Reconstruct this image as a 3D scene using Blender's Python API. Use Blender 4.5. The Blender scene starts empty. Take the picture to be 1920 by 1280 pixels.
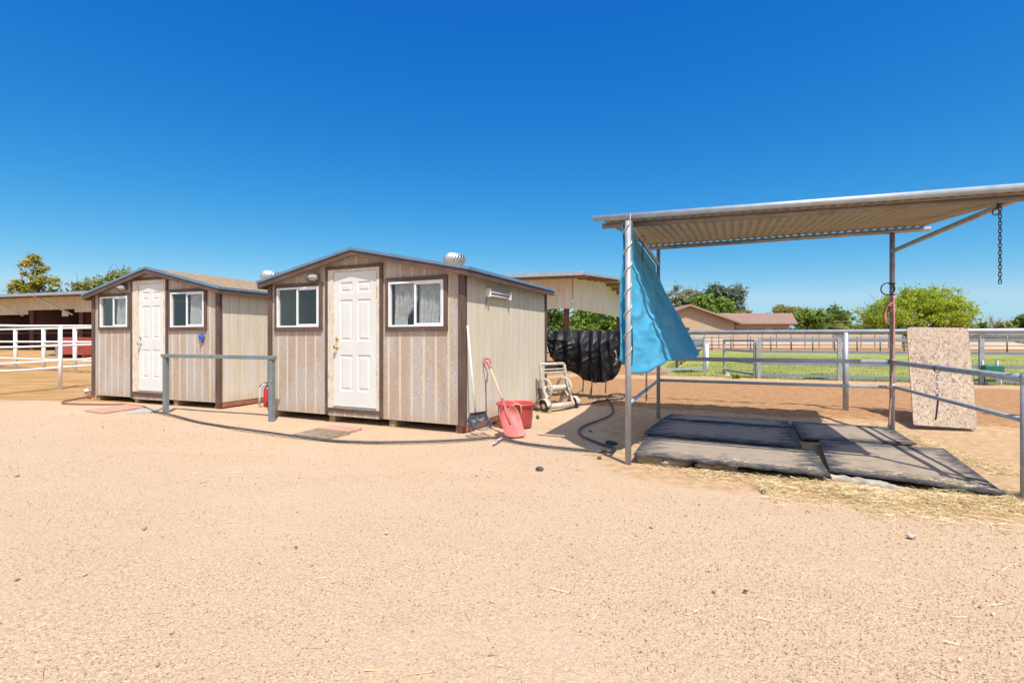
import bpy, math, random
import numpy as np
from mathutils import Vector, Matrix, noise as mnoise

SC = bpy.context.scene
COL = SC.collection
rng = np.random.default_rng(7)
random.seed(7)
PI = math.pi
EYE = 1.25          # camera height
F = 940.0           # focal length in survey pixels (1920 wide)
HZ = 637.0          # survey row of the horizon

# ------------------------------------------------------------------ survey helpers
def G(px, py, z=0.0):
    """survey point on a level at height z"""
    d = F * (EYE - z) / (py - HZ)
    return Vector(((px - 960) / F * d, d, z))

def D(px, py, d):
    return Vector(((px - 960) / F * d, d, EYE + (HZ - py) / F * d))

def sstep(a, b, x):
    t = np.clip((x - a) / (b - a), 0, 1)
    return t * t * (3 - 2 * t)

# shared directions
U2 = Vector((.9086, -.4177, 0)); V2 = Vector((.4177, .9086, 0))
FL = Vector((1.18, 5.09, 0)); BL = Vector((2.35, 8.05, 0)); BR = Vector((5.18, 6.83, 0)); FR = Vector((4.03, 3.93, 0))
BARN_E = Vector((2.5, 17.4, 3.6)); BARN_U = Vector((.956, -.292, 0)); BARN_V = Vector((.418, .9085, 0))

def ground_z(x, y):
    x = np.asarray(x, float); y = np.asarray(y, float)
    d = (x - 2.35) * .395 + (y - 8.05) * .919
    z = .10 * sstep(.25, 1.1, d) * sstep(-.6, .8, x - .2 * (y - 9))
    z = z + .15 * sstep(10.5, 17, y) * sstep(-6, -10, x)
    db = (BARN_E.y - y) * .956 - (x - BARN_E.x) * -.292 * -1
    db = (BARN_E.y - BARN_U.y / BARN_U.x * -1 * 0 - y) * .956 + (BARN_E.x - x) * .292
    z = z + .55 * sstep(4.5, .5, db) * sstep(-5, -11, x)
    return z

def gz(x, y):
    return float(ground_z(x, y))

# ------------------------------------------------------------------ materials
MATS = {}
def _nodes(name):
    m = bpy.data.materials.new(name); m.use_nodes = True
    nt = m.node_tree; b = nt.nodes['Principled BSDF']
    return m, nt, b

def lk(nt, a, b): nt.links.new(a, b)

def noise(nt, vec, scale, detail=3, rough=.55, dist=0.0):
    n = nt.nodes.new('ShaderNodeTexNoise'); n.inputs['Scale'].default_value = scale
    n.inputs['Detail'].default_value = detail; n.inputs['Roughness'].default_value = rough
    n.inputs['Distortion'].default_value = dist
    if vec is not None: lk(nt, vec, n.inputs['Vector'])
    return n.outputs['Fac']

def ramp(nt, fac, lo, hi):
    r = nt.nodes.new('ShaderNodeMapRange'); r.inputs['From Min'].default_value = lo; r.inputs['From Max'].default_value = hi
    r.interpolation_type = 'SMOOTHSTEP'
    lk(nt, fac, r.inputs['Value']); return r.outputs['Result']

def mixc(nt, fac, a, b, mode='MIX'):
    m = nt.nodes.new('ShaderNodeMix'); m.data_type = 'RGBA'; m.blend_type = mode
    if isinstance(fac, (int, float)): m.inputs[0].default_value = fac
    else: lk(nt, fac, m.inputs[0])
    for v, s in ((a, m.inputs[6]), (b, m.inputs[7])):
        if isinstance(v, (tuple, list)): s.default_value = (*v[:3], 1)
        else: lk(nt, v, s)
    return m.outputs[2]

def math_n(nt, op, a, b=None):
    m = nt.nodes.new('ShaderNodeMath'); m.operation = op
    for v, s in ((a, m.inputs[0]), (b, m.inputs[1])):
        if v is None: continue
        if isinstance(v, (int, float)): s.default_value = v
        else: lk(nt, v, s)
    return m.outputs[0]

def objvec(nt, scale=(1, 1, 1), world=False):
    if world:
        g = nt.nodes.new('ShaderNodeNewGeometry'); o = g.outputs['Position']
    else:
        t = nt.nodes.new('ShaderNodeTexCoord'); o = t.outputs['Object']
    mp = nt.nodes.new('ShaderNodeMapping'); mp.inputs['Scale'].default_value = scale
    lk(nt, o, mp.inputs['Vector']); return mp.outputs['Vector']

def bump(nt, b, h, strength=.3, dist=.01):
    n = nt.nodes.new('ShaderNodeBump'); n.inputs['Strength'].default_value = strength; n.inputs['Distance'].default_value = dist
    lk(nt, h, n.inputs['Height']); lk(nt, n.outputs['Normal'], b.inputs['Normal'])

def mat(name, c1, c2=None, scale=6, stretch=(1, 1, 1), lo=.35, hi=.65, rough=.7, metal=0, c3=None, s3=30, lo3=.55, hi3=.7,
        st3=None, bmp=None, spec=.5, world=False):
    if name in MATS: return MATS[name]
    m, nt, b = _nodes(name)
    b.inputs['Roughness'].default_value = rough; b.inputs['Metallic'].default_value = metal
    b.inputs['Specular IOR Level'].default_value = spec
    v = objvec(nt, stretch, world)
    if c2 is None: c2 = tuple(x * .82 for x in c1)
    c = mixc(nt, ramp(nt, noise(nt, v, scale, 4), lo, hi), c1, c2)
    if c3 is not None:
        v3 = objvec(nt, st3, world) if st3 else v
        c = mixc(nt, ramp(nt, noise(nt, v3, s3, 4), lo3, hi3), c, c3)
    lk(nt, c, b.inputs['Base Color'])
    if bmp:
        bump(nt, b, noise(nt, v, bmp[0], 4), bmp[1], bmp[2])
    MATS[name] = m
    return m

def siding_mat(name, paint, bare1, bare2, worn):
    """vertical grooved plywood: cream paint beside the grooves, bare wood between"""
    m, nt, b = _nodes(name)
    b.inputs['Roughness'].default_value = .85; b.inputs['Specular IOR Level'].default_value = .2
    t = nt.nodes.new('ShaderNodeTexCoord'); sx = nt.nodes.new('ShaderNodeSeparateXYZ'); lk(nt, t.outputs['Object'], sx.inputs[0])
    ax = sx.outputs['X'] if worn else sx.outputs['Y']
    wob = math_n(nt, 'MULTIPLY', math_n(nt, 'SUBTRACT', noise(nt, objvec(nt, (3, 3, 1.2)), 3, 3), .5), .10)
    fr = math_n(nt, 'FRACT', math_n(nt, 'ADD', math_n(nt, 'DIVIDE', ax, GROOVE), 10.0))
    dist = math_n(nt, 'ABSOLUTE', math_n(nt, 'SUBTRACT', fr, .5))         # .5 at the groove
    stripe = ramp(nt, math_n(nt, 'ADD', dist, wob), .40, .45)
    grain = noise(nt, objvec(nt, (26, 26, 3)), 4, 5, .6)
    hatch = noise(nt, objvec(nt, (14, 14, 80)), 1.6, 3, .6)
    patch = noise(nt, objvec(nt, (2.2, 2.2, .8)), 1.3, 3)
    bare = mixc(nt, ramp(nt, patch, .38, .62), bare1, bare2)
    bare = mixc(nt, ramp(nt, hatch, .48, .66), bare, tuple(x * .66 for x in bare1))
    bare = mixc(nt, math_n(nt, 'MULTIPLY', ramp(nt, grain, .5, .7), .5), bare, paint)
    pc = mixc(nt, ramp(nt, grain, .35, .75), paint, tuple(x * .86 for x in paint))
    if worn:
        c = mixc(nt, stripe, bare, pc)
    else:
        z = ramp(nt, sx.outputs['Z'], 1.9, .2)
        w = math_n(nt, 'MULTIPLY', ramp(nt, math_n(nt, 'ADD', noise(nt, objvec(nt, (8, 8, .5)), 1.5, 3), math_n(nt, 'MULTIPLY', z, .12)), .5, .66), .75)
        c = mixc(nt, w, pc, bare2)
    # splashed dirt low on the wall, rain streaks
    spl = ramp(nt, math_n(nt, 'ADD', sx.outputs['Z'], math_n(nt, 'MULTIPLY', noise(nt, objvec(nt, (5, 5, 2)), 2, 5, .7), .55)), .62, .28)
    c = mixc(nt, math_n(nt, 'MULTIPLY', spl, .45), c, (.44, .30, .19))
    strk = noise(nt, objvec(nt, (16, 16, .35)), 1.4, 4, .6)
    c = mixc(nt, math_n(nt, 'MULTIPLY', ramp(nt, strk, .58, .74), .35), c, (.34, .27, .21))
    lk(nt, c, b.inputs['Base Color'])
    bump(nt, b, math_n(nt, 'ADD', grain, hatch), .45, .005)
    MATS[name] = m
    return m

GROOVE = .203
siding_front = siding_mat('weathered_siding', (.71, .62, .46), (.45, .345, .265), (.49, .435, .395), True)
siding_side = siding_mat('cream_siding', (.70, .61, .45), (.60, .52, .40), (.70, .66, .58), False)
brown_trim = mat('brown_trim', (.090, .054, .040), (.135, .082, .060), 5, (3, 3, .6), rough=.75, c3=(.36, .15, .045), s3=4, st3=(6, 6, .5), lo3=.66, hi3=.74, bmp=(14, .3, .004))
brown_trim_h = mat('brown_trim_level', (.088, .052, .038), (.130, .078, .057), 5, (.6, 3, 3), rough=.75, c3=(.36, .15, .045), s3=4, st3=(.8, 6, 6), lo3=.68, hi3=.76, bmp=(14, .3, .004))
jamb_paint = mat('peeling_jamb_paint', (.70, .62, .50), (.62, .53, .42), 8, rough=.7, c3=(.50, .27, .10), s3=5, st3=(8, 8, 1.1), lo3=.58, hi3=.64)
door_paint = mat('cream_door_paint', (.70, .695, .64), (.67, .66, .60), 2.5, rough=.5, c3=(.56, .53, .47), s3=3, lo3=.64, hi3=.8)
vinyl = mat('white_vinyl', (.80, .80, .80), (.72, .72, .72), 8, rough=.4)
brass = mat('brass', (.78, .50, .12), rough=.25, metal=1)
silver = mat('silver_metal', (.62, .62, .62), rough=.3, metal=1)
galv = mat('galvanised_steel', (.40, .45, .49), (.33, .37, .41), 9, rough=.45, metal=.3, c3=(.22, .12, .07), s3=3.5, lo3=.70, hi3=.80)
galv_rust = mat('rusty_galvanised_steel', (.39, .42, .44), (.32, .33, .34), 7, rough=.5, metal=.25, c3=(.24, .125, .07), s3=3.2, lo3=.63, hi3=.78)
drip = mat('galvanised_drip_edge', (.30, .40, .47), (.25, .35, .42), 5, rough=.35, metal=.65)
shingle = mat('tan_shingles', (.34, .25, .16), (.24, .175, .11), 30, rough=.95, c3=(.45, .36, .25), s3=9, bmp=(60, .6, .01), spec=.1)
skid_wood = mat('stained_skid_wood', (.27, .10, .05), (.33, .15, .08), 5, (1, 1, 4), rough=.85, bmp=(20, .3, .004))
raw_wood = mat('raw_lumber', (.42, .29, .16), (.30, .20, .11), 7, (4, 4, 1), rough=.85, bmp=(20, .3, .004))
turbine_metal = mat('turbine_aluminium', (.80, .79, .78), (.68, .66, .62), 6, rough=.38, metal=.8)
lamp_metal = mat('lamp_casting', (.20, .19, .18), rough=.5, metal=.4)
lamp_lens = mat('lamp_lens', (.50, .48, .44), rough=.15)
tube_white = mat('white_tube', (.86, .86, .82), rough=.3)
fixture_tan = mat('fixture_enamel', (.62, .54, .40), rough=.5)
sheet_metal = mat('roof_sheet_steel', (.36, .31, .25), (.30, .26, .21), 4, (.5, .5, .5), rough=.55, metal=.25, c3=(.22, .15, .10), s3=2.2, lo3=.64, hi3=.78)
grey_paint = mat('grey_painted_tube', (.215, .25, .25), (.18, .21, .215), 6, rough=.5, metal=.2, c3=(.30, .31, .30), s3=12, lo3=.66, hi3=.76)
white_pipe = mat('white_pipe_paint', (.86, .86, .86), (.78, .78, .77), 5, rough=.4)
rust_chain = mat('rusty_chain', (.085, .05, .045), (.13, .07, .05), 40, rough=.6, metal=.6)
beam_brown = mat('brown_shaded_pipe', (.25, .205, .165), (.19, .155, .125), 6, rough=.6, metal=.15, c3=(.20, .11, .07), s3=3, lo3=.6, hi3=.75)  # shade below the roof sheet put into the pipe's brown, plus rust blotches
blue_rail = mat('blue_grey_rail', (.205, .255, .31), (.175, .215, .26), 5, rough=.55, c3=(.30, .24, .20), s3=4, lo3=.68, hi3=.8)
rope_white = mat('white_rope', (.62, .55, .43), (.50, .42, .31), 60, rough=.9)
rope_red = mat('red_lead_rope', (.42, .17, .12), (.50, .29, .22), 40, rough=.9, c3=(.30, .08, .06), s3=70)
black_rubber_ring = mat('black_rubber', (.03, .03, .035), rough=.6)
hose_mat = mat('grey_hose', (.055, .060, .063), (.09, .09, .09), 9, rough=.55)
hose_red = mat('brown_red_hose', (.30, .11, .075), (.24, .09, .06), 9, rough=.6)
paver_pink = mat('pink_concrete_paver', (.48, .27, .20), (.42, .25, .185), 10, rough=.9, c3=(.60, .42, .32), s3=5, lo3=.6, hi3=.8, bmp=(80, .3, .004))
paver_grey = mat('grey_slab', (.44, .39, .34), (.36, .33, .30), 8, rough=.9)
concrete = mat('pale_concrete', (.47, .42, .355), (.38, .335, .28), 8, rough=.95, bmp=(40, .4, .006))
rock_tan = mat('tan_rock', (.42, .30, .20), (.33, .23, .15), 9, rough=.95, bmp=(25, .5, .01))
rock_dark = mat('dark_rock', (.055, .05, .05), (.11, .10, .09), 20, rough=.85, bmp=(30, .5, .006))
red_plastic = mat('red_plastic', (.56, .075, .075), (.50, .07, .07), 4, rough=.4, c3=(.58, .20, .17), s3=5, lo3=.66, hi3=.85)
red_faded = mat('faded_red_plastic', (.52, .15, .125), (.44, .11, .095), 6, rough=.55, c3=(.58, .32, .27), s3=4, lo3=.58, hi3=.78)
fork_plastic = mat('blue_grey_plastic', (.055, .07, .085), (.08, .095, .11), 8, rough=.45)
handle_white = mat('white_handle', (.80, .79, .76), rough=.4)
shaft_wood = mat('ash_shaft', (.62, .49, .33), (.54, .40, .26), 5, (8, 8, .8), rough=.6)
reel_plastic = mat('taupe_plastic', (.56, .49, .40), (.47, .40, .32), 6, rough=.55, c3=(.64, .59, .52), s3=5, lo3=.55, hi3=.75)
black_plastic = mat('black_plastic', (.03, .03, .032), rough=.5)
yellow_rope = mat('yellow_rope', (.64, .48, .14), rough=.8)
maroon = mat('maroon_cloth', (.10, .035, .045), (.07, .025, .033), 10, rough=.85)
extinguisher_red = mat('signal_red', (.52, .03, .035), rough=.35)
blue_grip = mat('blue_grip', (.01, .10, .55), rough=.4)
green_plastic = mat('green_plastic', (.012, .17, .10), (.01, .13, .075), 5, rough=.5)
corr_white = mat('white_barn_sheet', (.72, .65, .54), (.64, .57, .46), 2.5, (3, 3, .6), rough=.7, c3=(.45, .36, .26), s3=2, lo3=.62, hi3=.8)
barn_roof_m = mat('barn_roof_sheet', (.52, .47, .40), (.42, .36, .30), 2, rough=.55, metal=.3)
barn_brown = mat('barn_red_brown', (.14, .055, .048), (.10, .043, .038), 3, rough=.8)
barn_dark = mat('barn_stall_board', (.13, .085, .06), (.10, .065, .045), 3, (1, 1, 3), rough=.9)
barn_purlin = mat('barn_purlin_wood', (.30, .20, .12), (.23, .15, .09), 3, rough=.85)
ochre_panel = mat('ochre_panel', (.46, .27, .10), (.38, .22, .09), 3, rough=.85)
stucco = mat('tan_stucco', (.50, .37, .25), (.47, .345, .23), .6, rough=.95, spec=.1, bmp=(6, .2, .02))
stucco_trim = mat('stucco_trim', (.36, .25, .18), rough=.9)
tile_roof = mat('brown_pink_roof_tile', (.30, .19, .15), (.26, .165, .13), 1.2, rough=.9, c3=(.35, .235, .19), s3=7, spec=.1, bmp=(5, .5, .05))
block_wall = mat('tan_block_wall', (.62, .50, .38), (.58, .46, .345), .4, rough=.95, spec=.1)
grey_roof = mat('grey_shingle_roof', (.17, .16, .15), rough=.9)
far_pipe = mat('dark_pipe', (.17, .18, .19), rough=.6, metal=.2)
far_rust = mat('rust_pipe', (.16, .085, .075), rough=.8)
car_blue = mat('blue_car_paint', (.03, .06, .22), rough=.25)
tyre = mat('tyre_rubber', (.02, .02, .02), rough=.8)
dark_glass = mat('dark_window', (.05, .06, .045), rough=.1)
paper_white = mat('white_card', (.7, .68, .64), rough=.8)
red_metal = mat('red_feeder_metal', (.42, .085, .06), (.36, .075, .055), 3, rough=.6)
bark = mat('bark', (.12, .085, .06), (.08, .055, .04), 9, (2, 2, .5), rough=.95, bmp=(14, .6, .02))
twig = mat('pale_twig', (.33, .24, .20), (.25, .18, .15), 5, rough=.9)
purple_tube = mat('printed_tube', (.70, .68, .72), (.25, .14, .42), 30, (1, 1, 1), lo=.5, hi=.56, rough=.35)

def glass_mat():
    m, nt, b = _nodes('window_glass')
    nt.nodes.remove(b)
    out = nt.nodes['Material Output']
    tr = nt.nodes.new('ShaderNodeBsdfTransparent'); tr.inputs['Color'].default_value = (.93, .95, .94, 1)
    gl = nt.nodes.new('ShaderNodeBsdfGlossy'); gl.inputs['Roughness'].default_value = .015
    lw = nt.nodes.new('ShaderNodeLayerWeight'); lw.inputs['Blend'].default_value = .5
    fr_ = math_n(nt, 'ADD', math_n(nt, 'MULTIPLY', math_n(nt, 'POWER', lw.outputs['Facing'], 4.0), .8), .05)
    mx = nt.nodes.new('ShaderNodeMixShader')
    lk(nt, fr_, mx.inputs[0]); lk(nt, tr.outputs[0], mx.inputs[1]); lk(nt, gl.outputs[0], mx.inputs[2])
    lk(nt, mx.outputs[0], out.inputs['Surface'])
    return m
glass = glass_mat()

def cloth_mat(name, c1, c2, rough=.6, trans=.3, scale=4, bs=12, spec=.3, bstr=.5):
    m, nt, b = _nodes(name)
    b.inputs['Roughness'].default_value = rough; b.inputs['Specular IOR Level'].default_value = spec
    v = objvec(nt)
    c = mixc(nt, ramp(nt, noise(nt, v, scale, 4), .35, .65), c1, c2)
    lk(nt, c, b.inputs['Base Color'])
    bump(nt, b, noise(nt, v, bs, 5, .6, 1.5), bstr, .02)
    if trans:
        tl = nt.nodes.new('ShaderNodeBsdfTranslucent'); lk(nt, c, tl.inputs['Color'])
        mx = nt.nodes.new('ShaderNodeMixShader'); mx.inputs[0].default_value = trans
        lk(nt, b.outputs[0], mx.inputs[1]); lk(nt, tl.outputs[0], mx.inputs[2])
        lk(nt, mx.outputs[0], nt.nodes['Material Output'].inputs['Surface'])
    return m
tarp_blue = cloth_mat('blue_tarp', (.065, .35, .57), (.095, .41, .63), .55, .10, 3, 7, .3, .45)
cover_black = cloth_mat('black_cover', (.010, .010, .013), (.018, .018, .021), .48, 0, 5, 9, .35, .3)
curtain_white = cloth_mat('lace_curtain', (.80, .77, .74), (.66, .60, .58), .9, .3, 14, 30, .1, .3)
mat_rubber = None

def rubber_mat():
    m, nt, b = _nodes('stall_mat_rubber')
    b.inputs['Roughness'].default_value = .75; b.inputs['Specular IOR Level'].default_value = .4
    v = objvec(nt)
    t = nt.nodes.new('ShaderNodeAttribute'); t.attribute_name = 'edge'
    dust = math_n(nt, 'MULTIPLY', ramp(nt, math_n(nt, 'ADD', noise(nt, objvec(nt, (1, 1.8, 1)), 4.2, 7, .72), math_n(nt, 'MULTIPLY', t.outputs['Fac'], .30)), .47, .82), .88)
    base = mixc(nt, ramp(nt, noise(nt, v, 14, 4), .4, .65), (.036, .037, .041), (.068, .068, .070))
    c = mixc(nt, dust, base, (.39, .305, .215))
    c = mixc(nt, ramp(nt, noise(nt, v, 50, 3), .64, .74), c, (.26, .22, .18))
    lk(nt, c, b.inputs['Base Color'])
    bump(nt, b, noise(nt, v, 70, 3), .25, .003)
    return m
mat_rubber = rubber_mat()

def osb_mat():
    m, nt, b = _nodes('weathered_flake_board')
    b.inputs['Roughness'].default_value = .9; b.inputs['Specular IOR Level'].default_value = .15
    vo = nt.nodes.new('ShaderNodeTexVoronoi'); vo.inputs['Scale'].default_value = 62
    vv = objvec(nt, (1, 1, .45)); 
    nz = nt.nodes.new('ShaderNodeTexNoise'); nz.inputs['Scale'].default_value = 11
    lk(nt, vv, nz.inputs['Vector'])
    va = nt.nodes.new('ShaderNodeVectorMath'); va.operation = 'MULTIPLY_ADD'
    lk(nt, nz.outputs['Color'], va.inputs[0]); va.inputs[1].default_value = (.12, .12, .12); lk(nt, vv, va.inputs[2])
    lk(nt, va.outputs[0], vo.inputs['Vector'])
    sp = nt.nodes.new('ShaderNodeSeparateColor'); lk(nt, vo.outputs['Color'], sp.inputs[0])
    c = mixc(nt, sp.outputs[0], (.38, .28, .20), (.52, .42, .32))
    c = mixc(nt, ramp(nt, sp.outputs[1], .70, .95), c, (.25, .17, .12))
    c = mixc(nt, ramp(nt, noise(nt, objvec(nt), 40, 3), .62, .72), c, (.64, .56, .46))
    c = mixc(nt, math_n(nt, 'MULTIPLY', ramp(nt, noise(nt, objvec(nt), 2.2, 3), .5, .7), .35), c, (.34, .26, .21))
    lk(nt, c, b.inputs['Base Color'])
    bump(nt, b, sp.outputs[2], .4, .006)
    return m
osb = osb_mat()

def leaf_mat(name, c1, c2, c3=None, trans=.42):
    m, nt, b = _nodes(name)
    b.inputs['Roughness'].default_value = .6; b.inputs['Specular IOR Level'].default_value = .25
    g = nt.nodes.new('ShaderNodeAttribute'); g.attribute_name = 'tint'
    c = mixc(nt, g.outputs['Fac'], c1, c2)
    if c3: c = mixc(nt, ramp(nt, noise(nt, objvec(nt), .7, 2), .55, .7), c, c3)
    lk(nt, c, b.inputs['Base Color'])
    tl = nt.nodes.new('ShaderNodeBsdfTranslucent'); lk(nt, c, tl.inputs['Color'])
    mx = nt.nodes.new('ShaderNodeMixShader'); mx.inputs[0].default_value = trans
    lk(nt, b.outputs[0], mx.inputs[1]); lk(nt, tl.outputs[0], mx.inputs[2])
    lk(nt, mx.outputs[0], nt.nodes['Material Output'].inputs['Surface'])
    return m

# ------------------------------------------------------------------ mesh builder
ROOT = {}
class MB:
    def __init__(s): s.v = []; s.f = []; s.sm = []
    def add(s, vs, fs, smooth=False):
        o = len(s.v); s.v += [tuple(p) for p in vs]
        for f in fs: s.f.append(tuple(i + o for i in f)); s.sm.append(smooth)
        return s
    def box(s, x0, x1, y0, y1, z0, z1):
        p = [(x, y, z) for z in (z0, z1) for y in (y0, y1) for x in (x0, x1)]
        return s.add(p, [(0, 2, 3, 1), (4, 5, 7, 6), (0, 1, 5, 4), (2, 6, 7, 3), (0, 4, 6, 2), (1, 3, 7, 5)])
    def hexa(s, b, t):
        """bottom ring of 4 and top ring of 4 (both counter-clockwise from above)"""
        return s.add(list(b) + list(t), [(3, 2, 1, 0), (4, 5, 6, 7), (0, 1, 5, 4), (1, 2, 6, 5), (2, 3, 7, 6), (3, 0, 4, 7)])
    def beam(s, a, b, w, h, up=Vector((0, 0, 1))):
        a = Vector(a); b = Vector(b); d = (b - a).normalized()
        side = d.cross(up)
        if side.length < 1e-4: side = d.cross(Vector((1, 0, 0)))
        side.normalize(); n = side.cross(d).normalized()
        sx = side * w / 2; ny = n * h / 2
        ra = [a - sx - ny, a + sx - ny, a + sx + ny, a - sx + ny]; rb = [p + (b - a) for p in ra]
        return s.add(ra + rb, [(0, 1, 2, 3), (7, 6, 5, 4), (0, 4, 5, 1), (1, 5, 6, 2), (2, 6, 7, 3), (3, 7, 4, 0)])
    def tube(s, pts, r, n=10, caps=True, r2=None, closed=False):
        pts = [Vector(p) for p in pts]; m = len(pts)
        rs = [r + (r2 - r) * i / (m - 1) for i in range(m)] if r2 is not None else [r] * m
        if hasattr(r, '__len__'): rs = list(r)
        vs = []; prev = None
        for i, p in enumerate(pts):
            if closed: d = pts[(i + 1) % m] - pts[i - 1]
            else: d = pts[min(i + 1, m - 1)] - pts[max(i - 1, 0)]
            d.normalize()
            if prev is None:
                a = d.cross(Vector((0, 0, 1)))
                if a.length < 1e-3: a = d.cross(Vector((1, 0, 0)))
            else:
                a = prev - d * prev.dot(d)
                if a.length < 1e-4: a = d.cross(Vector((0, 0, 1)))
            a.normalize(); prev = a; c = d.cross(a)
            vs += [p + (a * math.cos(2 * PI * k / n) + c * math.sin(2 * PI * k / n)) * rs[i] for k in range(n)]
        fs = [(i * n + k, i * n + (k + 1) % n, (i + 1) * n + (k + 1) % n, (i + 1) * n + k) for i in range(m - 1) for k in range(n)]
        if closed:
            i = m - 1; fs += [(i * n + k, i * n + (k + 1) % n, (k + 1) % n, k) for k in range(n)]
        s.add(vs, fs, True)
        if caps and not closed:
            o = len(s.v) - len(vs)
            s.f.append(tuple(o + k for k in range(n))[::-1]); s.sm.append(False)
            s.f.append(tuple(o + (m - 1) * n + k for k in range(n))); s.sm.append(False)
        return s
    def lathe(s, prof, o=(0, 0, 0), n=20, M=None, smooth=True):
        vs = []
        for r, z in prof:
            for k in range(n):
                p = Vector((r * math.cos(2 * PI * k / n), r * math.sin(2 * PI * k / n), z))
                if M is not None: p = M @ p
                vs.append(Vector(o) + p)
        fs = [(i * n + k, i * n + (k + 1) % n, (i + 1) * n + (k + 1) % n, (i + 1) * n + k) for i in range(len(prof) - 1) for k in range(n)]
        return s.add(vs, fs, smooth)
    def ball(s, c, rx, ry, rz, nu=12, nv=8, jit=0.0, rs=None):
        vs = []
        R = rs or random
        for j in range(nv + 1):
            th = PI * j / nv
            for k in range(nu):
                ph = 2 * PI * k / nu; q = 1 + (R.uniform(-jit, jit) if jit and 0 < j < nv else 0)
                vs.append((c[0] + rx * q * math.sin(th) * math.cos(ph), c[1] + ry * q * math.sin(th) * math.sin(ph), c[2] + rz * q * math.cos(th)))
        fs = [(j * nu + k, (j + 1) * nu + k, (j + 1) * nu + (k + 1) % nu, j * nu + (k + 1) % nu) for j in range(nv) for k in range(nu)]
        return s.add(vs, fs, jit == 0)
    def grid(s, P, nu, nv, smooth=True):
        vs = [P(i / nu, j / nv) for j in range(nv + 1) for i in range(nu + 1)]
        fs = [(j * (nu + 1) + i, j * (nu + 1) + i + 1, (j + 1) * (nu + 1) + i + 1, (j + 1) * (nu + 1) + i) for j in range(nv) for i in range(nu)]
        return s.add(vs, fs, smooth)
    def build(s, name, m, parent=None, local=False, origin=None, bevel=0, solid=0):
        me = bpy.data.meshes.new(name)
        vs = s.v
        if parent is not None and not local:
            Mi = ROOT[parent.name].inverted(); vs = [Mi @ Vector(p) for p in vs]
        elif parent is None and origin is not None:
            o = Vector(origin); vs = [Vector(p) - o for p in vs]
        me.from_pydata([tuple(p) for p in vs], [], s.f); me.update()
        me.polygons.foreach_set('use_smooth', s.sm)
        me.materials.append(m)
        ob = bpy.data.objects.new(name, me); COL.objects.link(ob)
        if parent is not None:
            ob.parent = parent; ROOT[ob.name] = ROOT[parent.name]
        elif origin is not None:
            ob.location = origin; ROOT[ob.name] = Matrix.Translation(Vector(origin))
        else: ROOT[ob.name] = Matrix.Identity(4)
        if solid:
            q = ob.modifiers.new('thickness', 'SOLIDIFY'); q.thickness = solid; q.offset = 0
        if bevel:
            q = ob.modifiers.new('bevel', 'BEVEL'); q.width = bevel; q.segments = 2; q.limit_method = 'ANGLE'; q.angle_limit = .7
        return ob

def tag(o, label, cat, group=None):
    o['label'] = label; o['category'] = cat
    if group: o['group'] = group
    return o

def kind(o, k):
    o['kind'] = k; return o

def thing(name, label, cat, loc, rz=0, group=None):
    o = bpy.data.objects.new(name, None); COL.objects.link(o)
    o.empty_display_size = .1
    o.location = loc; o.rotation_euler = (0, 0, rz)
    ROOT[o.name] = Matrix.Translation(Vector(loc)) @ Matrix.Rotation(rz, 4, 'Z')
    return tag(o, label, cat, group)

def mesh_np(name, verts, faces, m, tint=None, smooth=False):
    """many equal-sided faces from arrays"""
    me = bpy.data.meshes.new(name); n, k = faces.shape
    me.vertices.add(len(verts)); me.vertices.foreach_set('co', np.ascontiguousarray(verts, np.float32).ravel())
    me.loops.add(n * k); me.loops.foreach_set('vertex_index', np.ascontiguousarray(faces, np.int32).ravel())
    me.polygons.add(n); me.polygons.foreach_set('loop_start', np.arange(0, n * k, k, dtype=np.int32))
    me.update(calc_edges=True)
    if smooth: me.polygons.foreach_set('use_smooth', np.ones(n, bool))
    if tint is not None:
        a = me.attributes.new('tint', 'FLOAT', 'FACE'); a.data.foreach_set('value', np.asarray(tint, np.float32))
    me.materials.append(m)
    ob = bpy.data.objects.new(name, me); COL.objects.link(ob)
    return ob

# ------------------------------------------------------------------ camera, light, sky
cam = bpy.data.cameras.new('camera'); co = bpy.data.objects.new('camera', cam); COL.objects.link(co)
co.location = (0, 0, EYE); co.rotation_euler = (PI / 2, 0, 0)
cam.sensor_width = 36; cam.lens = 36 * F / 1920; cam.shift_y = (HZ - 640) / 1920
cam.clip_start = .05; cam.clip_end = 20000
SC.camera = co

sun_dir = Vector((-.20, .56, -1)).normalized()
sl = bpy.data.lights.new('sun', 'SUN'); sl.energy = 4.6; sl.angle = math.radians(.5); sl.color = (1, .955, .90)
so = bpy.data.objects.new('sun', sl); COL.objects.link(so)
so.rotation_euler = sun_dir.to_track_quat('-Z', 'Y').to_euler(); so.location = (0, -10, 30)

W = bpy.data.worlds.new('World'); SC.world = W; W.use_nodes = True
nt = W.node_tree; bg = nt.nodes['Background']
sky = nt.nodes.new('ShaderNodeTexSky'); sky.sky_type = 'NISHITA'; sky.sun_disc = False
sky.sun_elevation = math.asin(-sun_dir.z); sky.sun_rotation = math.atan2(-sun_dir.x, -sun_dir.y)
sky.altitude = 400; sky.air_density = 1.0; sky.dust_density = .15; sky.ozone_density = 2.5
sc_ = nt.nodes.new('ShaderNodeSeparateColor'); lk(nt, sky.outputs[0], sc_.inputs[0])
cc_ = nt.nodes.new('ShaderNodeCombineColor')
for k, (gain, pw) in enumerate(((1.45, 2.4), (.775, 1.08), (.78, .486))):     # camera response of the photograph: deep, saturated blue
    v = math_n(nt, 'MULTIPLY', math_n(nt, 'POWER', math_n(nt, 'MULTIPLY', sc_.outputs[k], .12), pw), gain / .12)
    v = math_n(nt, 'MINIMUM', v, (.35, .575, .78)[k] / .12)
    lk(nt, v, cc_.inputs[k])
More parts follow.
